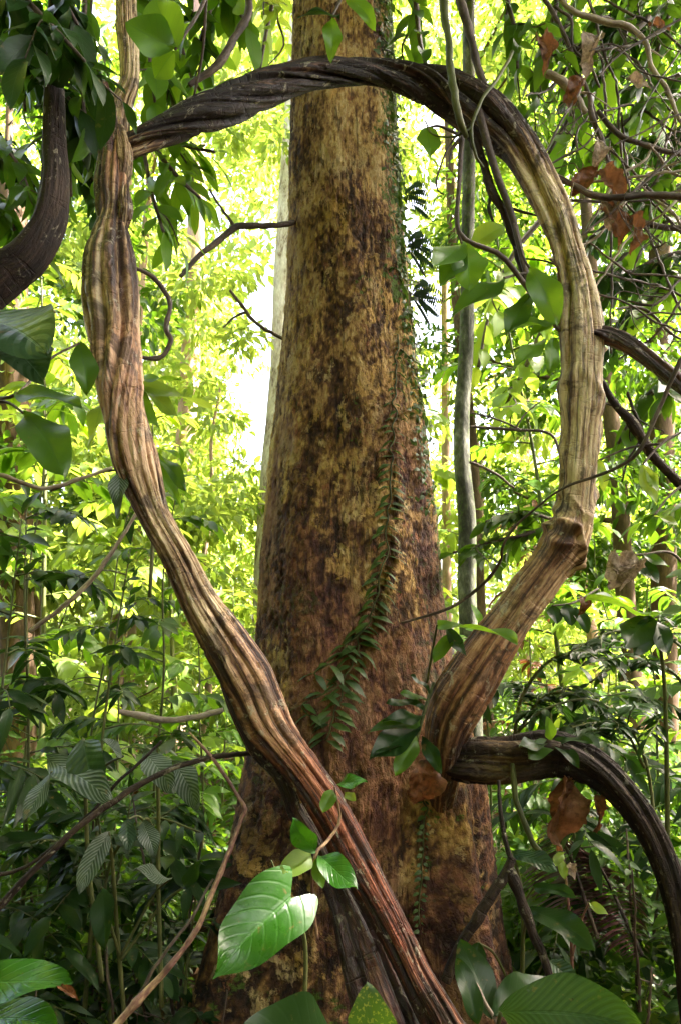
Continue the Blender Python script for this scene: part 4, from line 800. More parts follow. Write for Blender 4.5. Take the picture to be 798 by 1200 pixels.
twigthing('forked_stick', 'forked dead stick with pale patches propped by the rooted end of the loop', 'stick', [[(522, 1150, 2.62, 6), (540, 1105, 2.62, 7), (566, 1066, 2.62, 6.5), (592, 1022, 2.63, 6), (600, 1005, 2.64, 5)], [(596, 1018, 2.63, 7), (608, 1050, 2.62, 6.5), (624, 1092, 2.6, 6), (640, 1132, 2.58, 5), (662, 1200, 2.56, 5)], [(600, 1012, 2.63, 3.5), (592, 985, 2.66, 3), (586, 950, 2.7, 2.4), (584, 915, 2.78, 2)]], 'dark_wood', parts='fork')
twigthing('dry_twig', 'dry pinkish twig standing in the leaf litter before the pleated leaf', 'stick', [[(590, 1215, 2.1, 2.6), (572, 1180, 2.12, 2.2), (556, 1150, 2.15, 2), (543, 1140, 2.16, 1.4)]], 'pale_twig')
twigthing('hanging_root', 'olive hanging root looping from under the bowed stem', 'root', [[(600, 895, 2.85, 3), (602, 930, 2.84, 3.4), (612, 960, 2.83, 3.4), (622, 985, 2.82, 3.2), (632, 998, 2.82, 3)]], 'stem')
twigthing('kinked_twig', 'kinked dark twig beside the tan bulge of the fluted liana', 'twig', [[(152, 312, 2.6, 2), (170, 319, 2.62, 2.4), (186, 330, 2.64, 2.6), (200, 356, 2.66, 2.8), (196, 385, 2.66, 2.8), (202, 400, 2.66, 3), (188, 420, 2.66, 2.6), (166, 418, 2.64, 2.2), (150, 420, 2.6, 2)]], 'twig', knob=.3)
twigthing('bare_branch', 'bare forked branch reaching from the big trunk into the bright gap', 'branch', [[(350, 260, 3.6, 3), (325, 263, 3.5, 3.6), (295, 264, 3.45, 3.8), (276, 267, 3.4, 4), (252, 285, 3.35, 4), (230, 303, 3.3, 3.4), (212, 324, 3.25, 2.4)], [(276, 267, 3.4, 2), (262, 248, 3.42, 1.6), (246, 222, 3.44, 1.2)]], 'twig')
twigthing('bare_branch', 'crooked dark branch rising through the leaves over the twisted arch', 'branch', [[(222, 100, 2.9, 3), (245, 84, 2.9, 4.4), (262, 68, 2.9, 4.8), (277, 42, 2.9, 4.6), (290, 18, 2.9, 4.4), (292, -20, 2.9, 4.4)]], 'twig')
twigthing('bare_branch', 'thin bare twig spreading across the white gap next to the trunk', 'branch', [[(345, 404, 5, 2), (322, 392, 5, 2), (302, 380, 5, 2.2), (286, 362, 5, 2.2), (270, 340, 5, 1.8)], [(290, 366, 5, 1.6), (275, 372, 5, 1.4), (262, 384, 5, 1)]], 'twig')
twigthing('sweeping_twig', 'pale twig sweeping across the leaves below the elbow of the fluted liana', 'twig', [[(-20, 552, 2.3, 2.6), (15, 562, 2.3, 2.6), (48, 572, 2.3, 2.6), (90, 562, 2.3, 2.2), (132, 548, 2.3, 1.8)]], 'pale_twig')
twigthing('sweeping_twig', 'straight pale rod leaning through the undergrowth under the elbow of the fluted liana', 'twig', [[(35, 740, 3.0, 2.6), (70, 715, 3.0, 2.8), (105, 682, 3.0, 2.8), (135, 640, 3.0, 2.4), (160, 602, 3.0, 1.8)]], 'pale_twig')
twigthing('lying_branch', 'pinkish branch lying level behind the saplings next to the fluted liana', 'branch', [[(140, 834, 3.6, 3), (165, 838, 3.6, 4), (195, 844, 3.6, 4), (232, 840, 3.6, 3.4), (262, 832, 3.6, 3)]], 'pale_twig')
twigthing('cross_twig', 'nearly level black twig between the slender tree and the loop', 'twig', [[(550, 500, 4.5, 1.6), (580, 502, 4.5, 1.8), (610, 504, 4.5, 1.8), (644, 508, 4.5, 1.8), (655, 530, 4.5, 1.5)], [(610, 504, 4.5, 1.4), (585, 492, 4.5, 1.2), (552, 484, 4.5, 1)], [(600, 504, 4.5, 1), (618, 482, 4.5, 1), (634, 470, 4.5, .8)]], 'twig')
twigthing('cross_twig', 'slanting black twig by the slender tree above the shrub leaves', 'twig', [[(550, 541, 4.8, 1.8), (575, 552, 4.8, 1.6), (602, 572, 4.8, 1.2)]], 'twig')
twigthing('curved_twig', 'thin curved twig touching the slanting loop base from behind', 'twig', [[(470, 730, 3.3, 1.4), (520, 715, 3.25, 1.8), (560, 690, 3.2, 2), (585, 660, 3.1, 1.8), (588, 640, 3.0, 1.6), (610, 610, 2.9, 1.4), (655, 575, 2.7, 1.6), (700, 558, 2.6, 2), (745, 532, 2.5, 2.4), (775, 470, 2.45, 2.6), (798, 420, 2.4, 2.8), (830, 360, 2.4, 3)]], 'twig')
# cords dangling from the crown of the arch
twigthing('dangling_cord', 'olive cord hanging straight down in front of the top of the arch', 'vine', [[(512, -60, 2.62, 5), (518, 0, 2.62, 5), (524, 50, 2.6, 4.6), (530, 100, 2.58, 4.2), (538, 140, 2.6, 4), (546, 160, 2.68, 3.4)]], 'stem')
twigthing('dangling_cord', 'dark cord slanting down behind the olive cord at the top of the arch', 'vine', [[(528, -60, 2.9, 5), (538, 0, 2.9, 5), (550, 40, 2.92, 4.6), (562, 84, 2.94, 4.4), (575, 120, 2.96, 4)]], 'twig')
twigthing('dangling_cord', 'thin cord curling round the shoulder of the arch', 'vine', [[(600, 60, 2.7, 2), (580, 96, 2.68, 2), (562, 120, 2.66, 2), (552, 150, 2.66, 2), (556, 180, 2.68, 1.8), (566, 196, 2.7, 1.4)], [(552, 150, 2.66, 1.6), (530, 160, 2.66, 1.4), (508, 158, 2.68, 1.2), (498, 142, 2.7, 1)]], 'stem')
twigthing('dangling_cord', 'two hair thin rootlets dangling free inside the loop', 'root', [[(540, 150, 2.68, 1.4), (524, 175, 2.68, 1.3), (512, 205, 2.7, 1.2), (512, 222, 2.7, 1), (520, 228, 2.7, .8)], [(545, 155, 2.7, 1.3), (530, 172, 2.7, 1.2), (526, 196, 2.7, 1.1), (534, 208, 2.7, .9)]], 'twig')
twigthing('knotted_vine', 'knotted dark vine running down inside the shoulder of the loop', 'vine', [[(548, 150, 2.78, 6), (566, 190, 2.76, 5), (575, 225, 2.74, 5.5), (590, 250, 2.74, 4.5), (604, 290, 2.74, 4), (618, 330, 2.74, 4), (640, 368, 2.76, 3.6), (660, 388, 2.78, 3)], [(575, 225, 2.74, 2), (572, 245, 2.74, 2), (578, 262, 2.73, 1.4)], [(590, 240, 2.74, 2), (612, 248, 2.72, 1.8), (628, 253, 2.7, 1.2)]], 'dark_wood', knob=.25)
# dead tangle beyond the shoulder
tang = [('tangled_branch', 'pale crooked dead branch at the very top of the tangle', 'pale_twig', [[(640, -20, 3.0, 4), (672, 14, 3.0, 5), (700, 22, 3.0, 5), (732, 32, 3.0, 5), (754, 48, 3.0, 4.6), (764, 78, 3.0, 4.2), (778, 100, 3.0, 4), (790, 128, 3.0, 3.4), (805, 160, 3.0, 3)]]),
 ('tangled_branch', 'steep dark branch of the tangle with a thin side shoot', 'twig', [[(625, -20, 3.1, 4), (648, 18, 3.1, 4), (664, 48, 3.1, 3.6), (676, 82, 3.1, 3.4), (690, 110, 3.1, 3), (700, 140, 3.1, 2.6)], [(650, 8, 3.1, 2.6), (668, 24, 3.1, 2.6), (672, 56, 3.1, 2.4), (690, 76, 3.1, 2.4), (702, 102, 3.1, 2)]]),
 ('tangled_branch', 'thick pale broken branch end pointing down in the tangle', 'pale_twig', [[(640, 86, 3.0, 7), (660, 98, 3.0, 7.5), (676, 114, 3.0, 7), (686, 132, 3.0, 5)]]),
 ('tangled_branch', 'brown branch curving out level just past the shoulder of the loop', 'twig', [[(648, 205, 2.9, 4), (668, 216, 2.85, 5.5), (694, 228, 2.82, 6), (722, 232, 2.8, 6), (760, 228, 2.78, 6), (820, 234, 2.75, 6.5)]]),
 ('tangled_branch', 'grey level branch beneath the brown one past the shoulder of the loop', 'twig', [[(728, 260, 3.1, 4), (752, 260, 3.1, 5), (780, 266, 3.1, 5.5), (830, 272, 3.1, 6)]]),
 ('tangled_branch', 'dark branch slanting through the middle of the tangle', 'twig', [[(700, 130, 3.0, 4), (724, 158, 3.0, 5), (748, 168, 3.0, 5), (775, 176, 3.0, 4.6), (820, 186, 3.0, 4.6)], [(690, 110, 3.0, 4), (694, 140, 3.0, 5), (704, 160, 3.0, 5), (712, 190, 3.0, 3.4)]]),
 ('tangled_branch', 'long diagonal black twig crossing the whole tangle', 'twig', [[(680, 276, 2.8, 1.6), (715, 248, 2.8, 2), (745, 222, 2.8, 2.2), (780, 190, 2.8, 2.2), (820, 150, 2.8, 2.4)], [(735, 215, 2.8, 1.4), (728, 188, 2.8, 1.4), (716, 172, 2.8, 1)]]),
 ('tangled_branch', 'forking twig by the shoulder of the loop in the tangle', 'twig', [[(636, 182, 2.85, 2), (652, 152, 2.85, 2.4), (668, 126, 2.85, 2.4), (680, 104, 2.85, 2)], [(640, 196, 2.85, 1.8), (660, 184, 2.85, 2), (682, 172, 2.85, 2), (700, 150, 2.85, 1.4)], [(676, 175, 2.86, 2), (674, 155, 2.86, 2), (688, 136, 2.86, 2)]]),
 ('tangled_branch', 'web of fine crossing twigs at the edge of the tangle', 'twig', [[(700, 90, 2.7, 1.6), (730, 60, 2.7, 1.8), (765, 40, 2.7, 1.8), (820, 10, 2.7, 2)], [(750, 132, 2.7, 1.2), (772, 96, 2.7, 1.6), (790, 70, 2.7, 1.6), (815, 40, 2.7, 1.6)], [(720, 170, 2.7, 1.4), (760, 150, 2.7, 1.6), (820, 122, 2.7, 1.8)], [(690, 60, 2.7, 1), (720, 52, 2.7, 1.4), (752, 84, 2.7, 1.4), (800, 96, 2.7, 1.6)]]),
 ('tangled_branch', 'thin crooked twigs under the grey level branch', 'twig', [[(690, 284, 2.9, 1.6), (714, 302, 2.9, 2), (740, 320, 2.9, 2), (770, 322, 2.9, 2), (820, 330, 2.9, 2.2)], [(742, 318, 2.9, 1.4), (752, 292, 2.9, 1.6), (770, 276, 2.9, 1.4)], [(745, 374, 2.9, 1.4), (770, 366, 2.9, 1.8), (820, 372, 2.9, 2)], [(700, 345, 2.9, 1.6), (735, 355, 2.9, 2), (770, 378, 2.9, 2), (820, 400, 2.9, 2.4)]]),
 ('tangled_branch', 'dark diagonal branch descending past the knot under the side branch', 'dark_wood', [[(700, 440, 3.0, 5), (720, 472, 3.0, 7), (742, 500, 3.0, 9), (762, 530, 3.0, 8.5), (790, 560, 3.0, 8), (840, 612, 3.0, 8)], [(735, 460, 3.0, 2.6), (745, 490, 3.0, 3), (752, 505, 3.0, 3)], [(752, 512, 3.0, 2), (735, 540, 2.98, 2), (728, 565, 2.96, 1.4)]])]
for nm, lab, m_, ps in tang: twigthing(nm, lab, 'branch', ps, m_, 'dead branches beyond the loop', thin=.68, shoots=9, wild=1.3)
# dead leaves caught in it
dl = [((700, 205), (668, 222), 'rust', 'orange dead leaf caught against the brown branch of the tangle'), ((706, 196), (718, 236), 'dead', 'crinkled dark red dead leaf caught above the brown branch'), ((708, 236), (720, 282), 'dead', 'hanging torn dead leaf below the brown branch'), ((716, 232), (722, 262), 'pale_dead', 'whitish curled dead leaf hanging from the brown branch'), ((700, 40), (696, 72), 'pale_dead', 'pale tan dead leaf high in the tangle'), ((684, 96), (672, 116), 'rust', 'small orange dead leaf in the fork of the tangle'), ((636, 40), (624, 68), 'dead', 'dark maroon dead leaf near the top of the arch'), ((735, 92), (768, 88), 'pale_dead', 'narrow white dead leaf lying level in the tangle'), ((700, 165), (706, 190), 'pale_dead', 'twisted tan dead leaf under the broken branch end'), ((760, 30), (790, 20), 'dead', 'dark red dead leaf in the fine twigs at the edge'), ((740, 250), (745, 284), 'dead', 'small brown dead leaf dangling at the grey level branch'), ((660, 640), (640, 668), 'dead', 'brown dead leaf behind the loop knot'), ((690, 700), (672, 712), 'dead', 'tan dead leaf lying on the shrub past the loop knot')]
for a, b, m_, lab in dl: leafset('caught_leaf', lab, 'leaf', [((*a, 2.86), (a[0] + (b[0] - a[0]) * .78, a[1] + (b[1] - a[1]) * .78, 2.8), .5, 'ell', (random.uniform(-.5, .5), -1, random.uniform(0, .6)), m_)])

r = np.random.default_rng(505)
for i in range(20):
    px = r.uniform(10, 250) if i < 12 else r.uniform(590, 790); Y_ = r.uniform(2.7, 4.2); a = r.uniform(-60, 60); h_ = r.uniform(150, 330)
    b0 = P(px, 900, Y_); z0 = gz(b0[0], Y_); py0 = 600 - F * math.tan(math.atan2(z0 - 1.7, Y_) - PITCH)
    twigthing('thin_shoot', 'thin bare dark stem rising through the shaded undergrowth', 'stem', [[(px, py0 + 4, Y_, 2.2), (px + a * .3, py0 - h_ * .4, Y_, 2), (px + a * .8, py0 - h_ * .8, Y_ - .1, 1.5), (px + a, py0 - h_, Y_ - .1, .9)]], 'twig', 'thin bare stems in the shade', shoots=3)
# ================================================================== LEAFY BRANCHES OVERHEAD
A = dict(cat='branch')
spray('leafy_branch', 'branch of whorled long leaves hanging just under the twisted arch', 'branch', [[(168, 150, 2.75, 3), (190, 185, 2.72, 3), (215, 214, 2.68, 2.6), (235, 232, 2.64, 2)], [(168, 170, 2.8, 2.6), (178, 225, 2.74, 2.4), (192, 272, 2.7, 2)], [(165, 150, 2.85, 3), (215, 170, 2.8, 2.4), (252, 178, 2.74, 1.8)]], .20, .30, 'obov', 'fresh', 5, seed=61, droop=.35, start=.35, spread=1.0, side=1)
spray('leafy_branch', 'dark leafy branch covering the corner over the sharp bend of the dark stem', 'branch', [[(-40, -60, 1.9, 5), (30, 0, 1.85, 4), (70, 40, 1.82, 3), (100, 72, 1.8, 2)], [(40, -70, 1.95, 4), (70, -10, 1.92, 3), (92, 30, 1.9, 2)]], .19, .40, 'ell', 'deep', 7, seed=62, droop=.3, hang=.25)
spray('leafy_branch', 'dense dark branch of broad leaves right across the upper corner', 'branch', [[(-80, 40, 3.0, 5), (0, 60, 2.95, 4), (50, 85, 2.9, 3), (95, 130, 2.85, 2)], [(-60, -20, 3.1, 4), (20, 20, 3.05, 3), (70, 20, 3.0, 2)]], .26, .42, 'ell', 'deep', 8, seed=63, droop=.3, hang=.2)
spray('leafy_branch', 'branch with backlit leaves dropping behind the stub of the fluted liana', 'branch', [[(110, -40, 3.3, 4), (100, 60, 3.3, 3.4), (82, 150, 3.3, 2.8), (84, 230, 3.3, 2)], [(102, 40, 3.3, 3), (120, 120, 3.3, 2.4), (112, 210, 3.3, 2)]], .2, .38, 'ell', 'mid', 8, seed=64, droop=.3, hang=.2)
spray('leafy_branch', 'branch of narrow leaves at the outer edge beside the dark curved stem', 'branch', [[(-60, 120, 2.7, 3), (-20, 150, 2.7, 2.6), (20, 190, 2.7, 2.2), (40, 240, 2.7, 1.8)], [(-50, 180, 2.8, 3), (-10, 220, 2.8, 2.6), (18, 270, 2.8, 2)]], .2, .32, 'ell', 'mid', 6, seed=65, droop=.35, hang=.2)
spray('leafy_branch', 'leafy twig filling the space between the thin liana top and the crooked dark branch', 'branch', [[(160, -60, 3.2, 4), (175, 20, 3.2, 3.4), (195, 80, 3.2, 2.8), (205, 130, 3.2, 2)], [(260, -60, 3.4, 4), (250, 0, 3.4, 3), (232, 60, 3.4, 2)]], .22, .40, 'ell', 'mid', 7, seed=66, droop=.3)
spray('leafy_branch', 'yellow green backlit branch beside the top of the big trunk', 'branch', [[(330, -90, 4.6, 4), (322, -10, 4.6, 3), (312, 40, 4.6, 2.4), (305, 80, 4.6, 2)], [(290, -90, 4.8, 4), (282, 0, 4.8, 3), (262, 40, 4.8, 2)]], .26, .5, 'ell', 'lime', 6, seed=67)
spray('leafy_branch', 'fresh green branch hanging over the crown of the arch', 'branch', [[(470, -80, 3.4, 4), (485, -10, 3.4, 3.4), (492, 50, 3.4, 2.8), (505, 95, 3.4, 2)], [(590, -80, 3.2, 4), (592, -10, 3.2, 3.2), (604, 40, 3.2, 2.4), (606, 80, 3.2, 1.8)]], .2, .40, 'ell', 'mid', 6, seed=68, hang=.3)
spray('leafy_branch', 'large leaved branch lit from behind just past the shoulder of the loop', 'branch', [[(760, 20, 3.8, 4), (712, 70, 3.8, 3.4), (672, 130, 3.8, 3), (642, 180, 3.8, 2)], [(800, 110, 3.9, 4), (750, 140, 3.9, 3), (706, 170, 3.9, 2)]], .28, .46, 'ell', 'fresh', 6, seed=69, hang=.2)
spray('leafy_branch', 'leafy branch at the top of the tangle with small yellow green leaves', 'branch', [[(820, -60, 4.2, 4), (760, -10, 4.2, 3.2), (710, 30, 4.2, 2.6), (670, 60, 4.2, 2)], [(700, -80, 4.4, 4), (680, -10, 4.4, 3), (655, 50, 4.4, 2)]], .22, .44, 'ell', 'mid', 9, seed=70)
spray('leafy_branch', 'bright green branch behind the tangle over the side branch', 'branch', [[(840, 240, 4.0, 4), (780, 260, 4.0, 3.2), (730, 300, 4.0, 2.6), (700, 340, 4.0, 2)], [(840, 320, 4.2, 4), (790, 330, 4.2, 3), (740, 370, 4.2, 2)]], .24, .42, 'ell', 'fresh', 7, seed=71)
spray('leafy_branch', 'branch of drooping mid green leaves under the side branch of the loop', 'branch', [[(850, 400, 3.6, 4), (800, 430, 3.6, 3.2), (752, 470, 3.6, 2.6), (724, 520, 3.6, 2)]], .2, .40, 'ell', 'mid', 8, seed=72, hang=.25)
spray('leafy_branch', 'pale backlit branch in the bright space beneath the loop shoulder', 'branch', [[(640, 250, 6.5, 4), (600, 300, 6.5, 3.2), (575, 360, 6.5, 2.4), (560, 430, 6.5, 2)], [(660, 330, 6.8, 4), (620, 420, 6.8, 3), (590, 480, 6.8, 2)]], .30, .55, 'ell', 'lime', 7, seed=73, hang=.2)
spray('leafy_branch', 'long twig of level sprays reaching past the slender tree', 'branch', [[(680, 590, 3.6, 3), (630, 622, 3.6, 2.6), (580, 634, 3.6, 2.2), (530, 648, 3.6, 1.6)], [(650, 610, 3.6, 2.4), (610, 600, 3.6, 2), (568, 612, 3.6, 1.6)]], .15, .36, 'ell', 'mid', 9, seed=74, droop=.25)
spray('leafy_branch', 'dark green leafy branch woven through the middle of the dead tangle', 'branch', [[(840, 100, 3.3, 4), (780, 118, 3.3, 3.2), (722, 150, 3.3, 2.4), (690, 190, 3.3, 2)], [(830, 170, 3.4, 4), (780, 200, 3.4, 3), (735, 262, 3.4, 2)]], .17, .42, 'ell', 'mid', 9, seed=75, hang=.3)
spray('leafy_branch', 'dark leafy branch dropping in from the top next to the steep dark branch', 'branch', [[(660, -90, 3.3, 4), (652, 0, 3.3, 3.2), (640, 60, 3.3, 2.4), (632, 110, 3.3, 2)], [(735, -90, 3.5, 4), (738, -10, 3.5, 3), (730, 60, 3.5, 2)], [(800, -90, 3.4, 4), (790, -10, 3.4, 3), (770, 60, 3.4, 2)]], .18, .42, 'ell', 'mid', 9, seed=76, hang=.3)
spray('leafy_branch', 'small leaved branch behind the grey level branch of the tangle', 'branch', [[(840, 290, 3.3, 3.4), (780, 300, 3.3, 2.8), (730, 325, 3.3, 2.2), (705, 352, 3.3, 1.8)]], .14, .40, 'ell', 'deep', 10, seed=77, hang=.3)
spray('leafy_branch', 'leaves hanging in the upper corner gap between dark stem and fluted liana', 'branch', [[(95, -80, 2.9, 4), (100, 10, 2.9, 3.2), (96, 90, 2.88, 2.4), (102, 150, 2.86, 2)], [(20, -80, 3.0, 4), (22, 40, 3.0, 3), (30, 130, 3.0, 2)]], .18, .42, 'ell', 'mid', 8, seed=78, hang=.3)
spray('leafy_branch', 'bright backlit leaves fanning over the start of the twisted arch', 'branch', [[(190, -80, 3.6, 4), (205, 20, 3.6, 3.2), (225, 90, 3.6, 2.4), (255, 130, 3.6, 1.8)]], .24, .44, 'ell', 'fresh', 6, seed=79, hang=.2)
for i, (lab, px, py, Y_, m_) in enumerate((('black fine twigs crisscrossing behind the pale crooked dead branch', 700, 60, 3.2, 'twig'), ('black fine twigs crisscrossing above the side branch of the loop', 745, 330, 3.0, 'twig'), ('purple brown fine twigs crisscrossing beside the broken branch end', 720, 190, 3.1, 'twig'), ('pale fine twigs crisscrossing at the outer edge of the tangle', 775, 230, 2.95, 'pale_twig'))):
    r = np.random.default_rng(640 + i); ps = []
    for k in range(7):
        a = r.uniform(-.9, .9) + (pi / 2 if k % 3 == 0 else 0); c0 = (px + r.uniform(-60, 60), py + r.uniform(-55, 55)); l = r.uniform(45, 120)
        ps.append([(c0[0] - l * cos(a) * t, c0[1] + l * sin(a) * t + 10 * sin(t * 4 + k), Y_ + r.uniform(-.1, .1), 1.9 - .8 * abs(t)) for t in (-1, -.4, .3, 1)])
    twigthing('twig_tangle', lab, 'twigs', ps, m_, 'dead branches beyond the loop', shoots=12, wild=1.5)
for lab, ps, sd in (('feathery spray of narrow paired leaflets right behind the slanting loop base', [[(600, 900, 3.5, 2.4), (610, 820, 3.5, 2.2), (650, 770, 3.45, 1.8), (705, 770, 3.4, 1.4), (740, 800, 3.4, 1)], [(605, 860, 3.5, 2), (640, 815, 3.45, 1.8), (690, 818, 3.4, 1.4), (720, 848, 3.4, 1)]], 81),
    ('feathery spray of paired leaflets drooping over the bowed dark stem', [[(770, 1000, 3.3, 2.4), (752, 880, 3.3, 2.2), (700, 822, 3.25, 1.8), (640, 830, 3.2, 1.4), (610, 855, 3.2, 1)], [(755, 900, 3.3, 2), (725, 850, 3.25, 1.8), (672, 852, 3.2, 1.4), (650, 872, 3.2, 1)]], 82),
    ('feathery spray of paired leaflets arching in from the outer edge above the bowed stem', [[(830, 860, 3.6, 2.4), (790, 790, 3.6, 2.2), (735, 775, 3.55, 1.8), (690, 800, 3.5, 1.2)], [(835, 800, 3.7, 2.4), (780, 745, 3.7, 2), (720, 740, 3.65, 1.6), (670, 762, 3.6, 1)]], 83),
    ('dark feathery spray in the hollow behind the crossing vines', [[(120, 1100, 3.0, 2.4), (130, 1010, 3.0, 2.2), (175, 960, 2.95, 1.8), (235, 975, 2.9, 1.2)], [(110, 1080, 3.0, 2), (90, 1000, 2.95, 1.8), (45, 985, 2.9, 1.4), (10, 1010, 2.9, 1)]], 84)):
    spray('feathery_plant', lab, 'plant', ps, .10, .30, 'ell', 'deep', 15, 'stem', sd, .25, .12, 1.1, side=3, jitter=.25)
spray('leafy_branch', 'dense dark branch of small leaves shading the upper edge of the tangle', 'branch', [[(850, -30, 4.2, 4), (780, 10, 4.2, 3.2), (712, 50, 4.2, 2.6), (650, 70, 4.2, 1.8)], [(850, 60, 4.4, 4), (790, 90, 4.4, 3), (720, 110, 4.4, 2.4), (660, 160, 4.4, 1.8)], [(760, -90, 4.3, 4), (735, 0, 4.3, 3), (700, 90, 4.3, 2)]], .16, .42, 'ell', 'deep', 13, seed=85, hang=.2, side=4)
spray('leafy_branch', 'dense dark branch of small leaves shading the lower edge of the tangle', 'branch', [[(850, 200, 4.6, 4), (790, 220, 4.6, 3.2), (740, 240, 4.6, 2.6), (690, 280, 4.6, 1.8)], [(850, 280, 4.4, 4), (800, 310, 4.4, 3), (750, 350, 4.4, 2.4), (715, 400, 4.4, 1.8)], [(850, 130, 4.5, 4), (780, 160, 4.5, 3), (710, 200, 4.5, 2)]], .16, .42, 'ell', 'deep', 13, seed=86, hang=.2, side=4)
spray('leafy_branch', 'broad backlit leaves crowding the top between the thin liana top and the crooked branch', 'branch', [[(150, -90, 3.0, 4), (165, -10, 3.0, 3.2), (175, 60, 3.0, 2.4), (182, 120, 3.0, 1.8)], [(240, -90, 3.2, 4), (262, -20, 3.2, 3), (290, 30, 3.2, 2)]], .24, .52, 'ell', 'fresh', 6, seed=87, hang=.3)
spray('leafy_branch', 'dark leaves massed at the very edge above the narrow leaved branch', 'branch', [[(-60, 30, 3.6, 4), (0, 60, 3.6, 3.2), (50, 110, 3.6, 2.4), (95, 190, 3.6, 1.8)], [(-60, 110, 3.7, 4), (-10, 160, 3.7, 3), (40, 210, 3.7, 2)], [(60, -90, 3.5, 4), (72, 10, 3.5, 3), (110, 90, 3.5, 2)]], .17, .42, 'ell', 'deep', 12, seed=88, hang=.25, side=4)

# ================================================================== SAPLINGS AND SHRUBS
def at_px(px, Y): return P(px, 700, Y)[0]
S = [ # label, px, Y, h, nb, bl, L, W, shape, mat, pairs, extra
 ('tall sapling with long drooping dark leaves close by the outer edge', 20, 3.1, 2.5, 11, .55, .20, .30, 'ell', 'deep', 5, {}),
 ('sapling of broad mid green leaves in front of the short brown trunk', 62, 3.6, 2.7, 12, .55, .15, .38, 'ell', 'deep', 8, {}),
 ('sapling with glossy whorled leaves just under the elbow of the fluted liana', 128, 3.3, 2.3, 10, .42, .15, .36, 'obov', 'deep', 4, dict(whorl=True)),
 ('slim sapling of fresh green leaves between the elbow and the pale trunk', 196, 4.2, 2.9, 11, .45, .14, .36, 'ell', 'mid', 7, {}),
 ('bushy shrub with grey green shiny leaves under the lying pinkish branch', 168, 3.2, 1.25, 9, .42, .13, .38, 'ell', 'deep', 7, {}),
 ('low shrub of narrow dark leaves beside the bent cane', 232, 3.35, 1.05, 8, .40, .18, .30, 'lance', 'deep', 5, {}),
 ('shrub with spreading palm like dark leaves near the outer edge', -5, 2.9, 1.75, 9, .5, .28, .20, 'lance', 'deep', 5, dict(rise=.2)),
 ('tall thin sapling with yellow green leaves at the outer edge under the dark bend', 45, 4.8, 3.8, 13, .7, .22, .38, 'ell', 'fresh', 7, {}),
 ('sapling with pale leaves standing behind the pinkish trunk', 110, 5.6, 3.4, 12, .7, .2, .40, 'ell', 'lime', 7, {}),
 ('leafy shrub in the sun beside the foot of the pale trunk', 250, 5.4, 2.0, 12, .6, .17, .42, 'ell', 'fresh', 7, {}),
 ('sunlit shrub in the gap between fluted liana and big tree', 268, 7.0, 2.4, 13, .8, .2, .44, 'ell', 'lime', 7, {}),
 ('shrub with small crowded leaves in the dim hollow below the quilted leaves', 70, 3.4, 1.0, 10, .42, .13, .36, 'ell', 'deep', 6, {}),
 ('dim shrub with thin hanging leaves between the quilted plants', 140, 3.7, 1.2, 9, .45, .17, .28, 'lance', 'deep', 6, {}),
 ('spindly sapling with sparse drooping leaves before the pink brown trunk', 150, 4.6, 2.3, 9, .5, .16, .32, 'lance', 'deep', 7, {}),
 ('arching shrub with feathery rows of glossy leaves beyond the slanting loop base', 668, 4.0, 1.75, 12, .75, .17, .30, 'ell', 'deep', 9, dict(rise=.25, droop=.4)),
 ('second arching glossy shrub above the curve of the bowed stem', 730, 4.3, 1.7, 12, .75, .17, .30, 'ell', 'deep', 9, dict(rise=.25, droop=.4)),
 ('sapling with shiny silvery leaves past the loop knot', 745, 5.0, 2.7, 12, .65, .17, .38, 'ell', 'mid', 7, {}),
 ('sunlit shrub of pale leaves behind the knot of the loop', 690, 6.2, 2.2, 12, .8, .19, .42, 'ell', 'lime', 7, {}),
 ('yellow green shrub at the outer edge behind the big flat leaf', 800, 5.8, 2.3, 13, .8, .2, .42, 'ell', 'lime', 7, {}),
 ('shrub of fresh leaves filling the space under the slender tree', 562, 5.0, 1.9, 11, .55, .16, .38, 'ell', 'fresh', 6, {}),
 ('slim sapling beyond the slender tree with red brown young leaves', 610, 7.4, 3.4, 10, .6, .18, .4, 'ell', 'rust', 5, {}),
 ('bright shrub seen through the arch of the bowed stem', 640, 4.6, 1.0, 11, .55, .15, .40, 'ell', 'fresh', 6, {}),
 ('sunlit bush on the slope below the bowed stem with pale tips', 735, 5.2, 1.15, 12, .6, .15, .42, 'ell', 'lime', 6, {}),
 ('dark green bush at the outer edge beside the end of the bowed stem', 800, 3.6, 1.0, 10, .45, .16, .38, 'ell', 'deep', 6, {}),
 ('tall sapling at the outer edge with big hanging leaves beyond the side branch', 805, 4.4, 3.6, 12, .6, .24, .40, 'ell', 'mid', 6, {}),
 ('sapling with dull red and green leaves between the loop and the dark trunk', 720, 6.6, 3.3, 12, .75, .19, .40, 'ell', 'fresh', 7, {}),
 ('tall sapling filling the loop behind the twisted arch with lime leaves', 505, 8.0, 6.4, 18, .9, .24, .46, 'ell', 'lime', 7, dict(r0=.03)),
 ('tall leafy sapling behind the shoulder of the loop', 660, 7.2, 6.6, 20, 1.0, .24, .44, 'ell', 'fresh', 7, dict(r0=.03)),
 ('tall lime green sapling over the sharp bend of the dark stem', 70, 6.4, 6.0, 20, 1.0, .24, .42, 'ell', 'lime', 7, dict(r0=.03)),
 ('tall fine leaved sapling in the bright gap under the twisted arch', 216, 7.6, 4.6, 16, .9, .2, .44, 'ell', 'lime', 7, dict(r0=.03)),
]
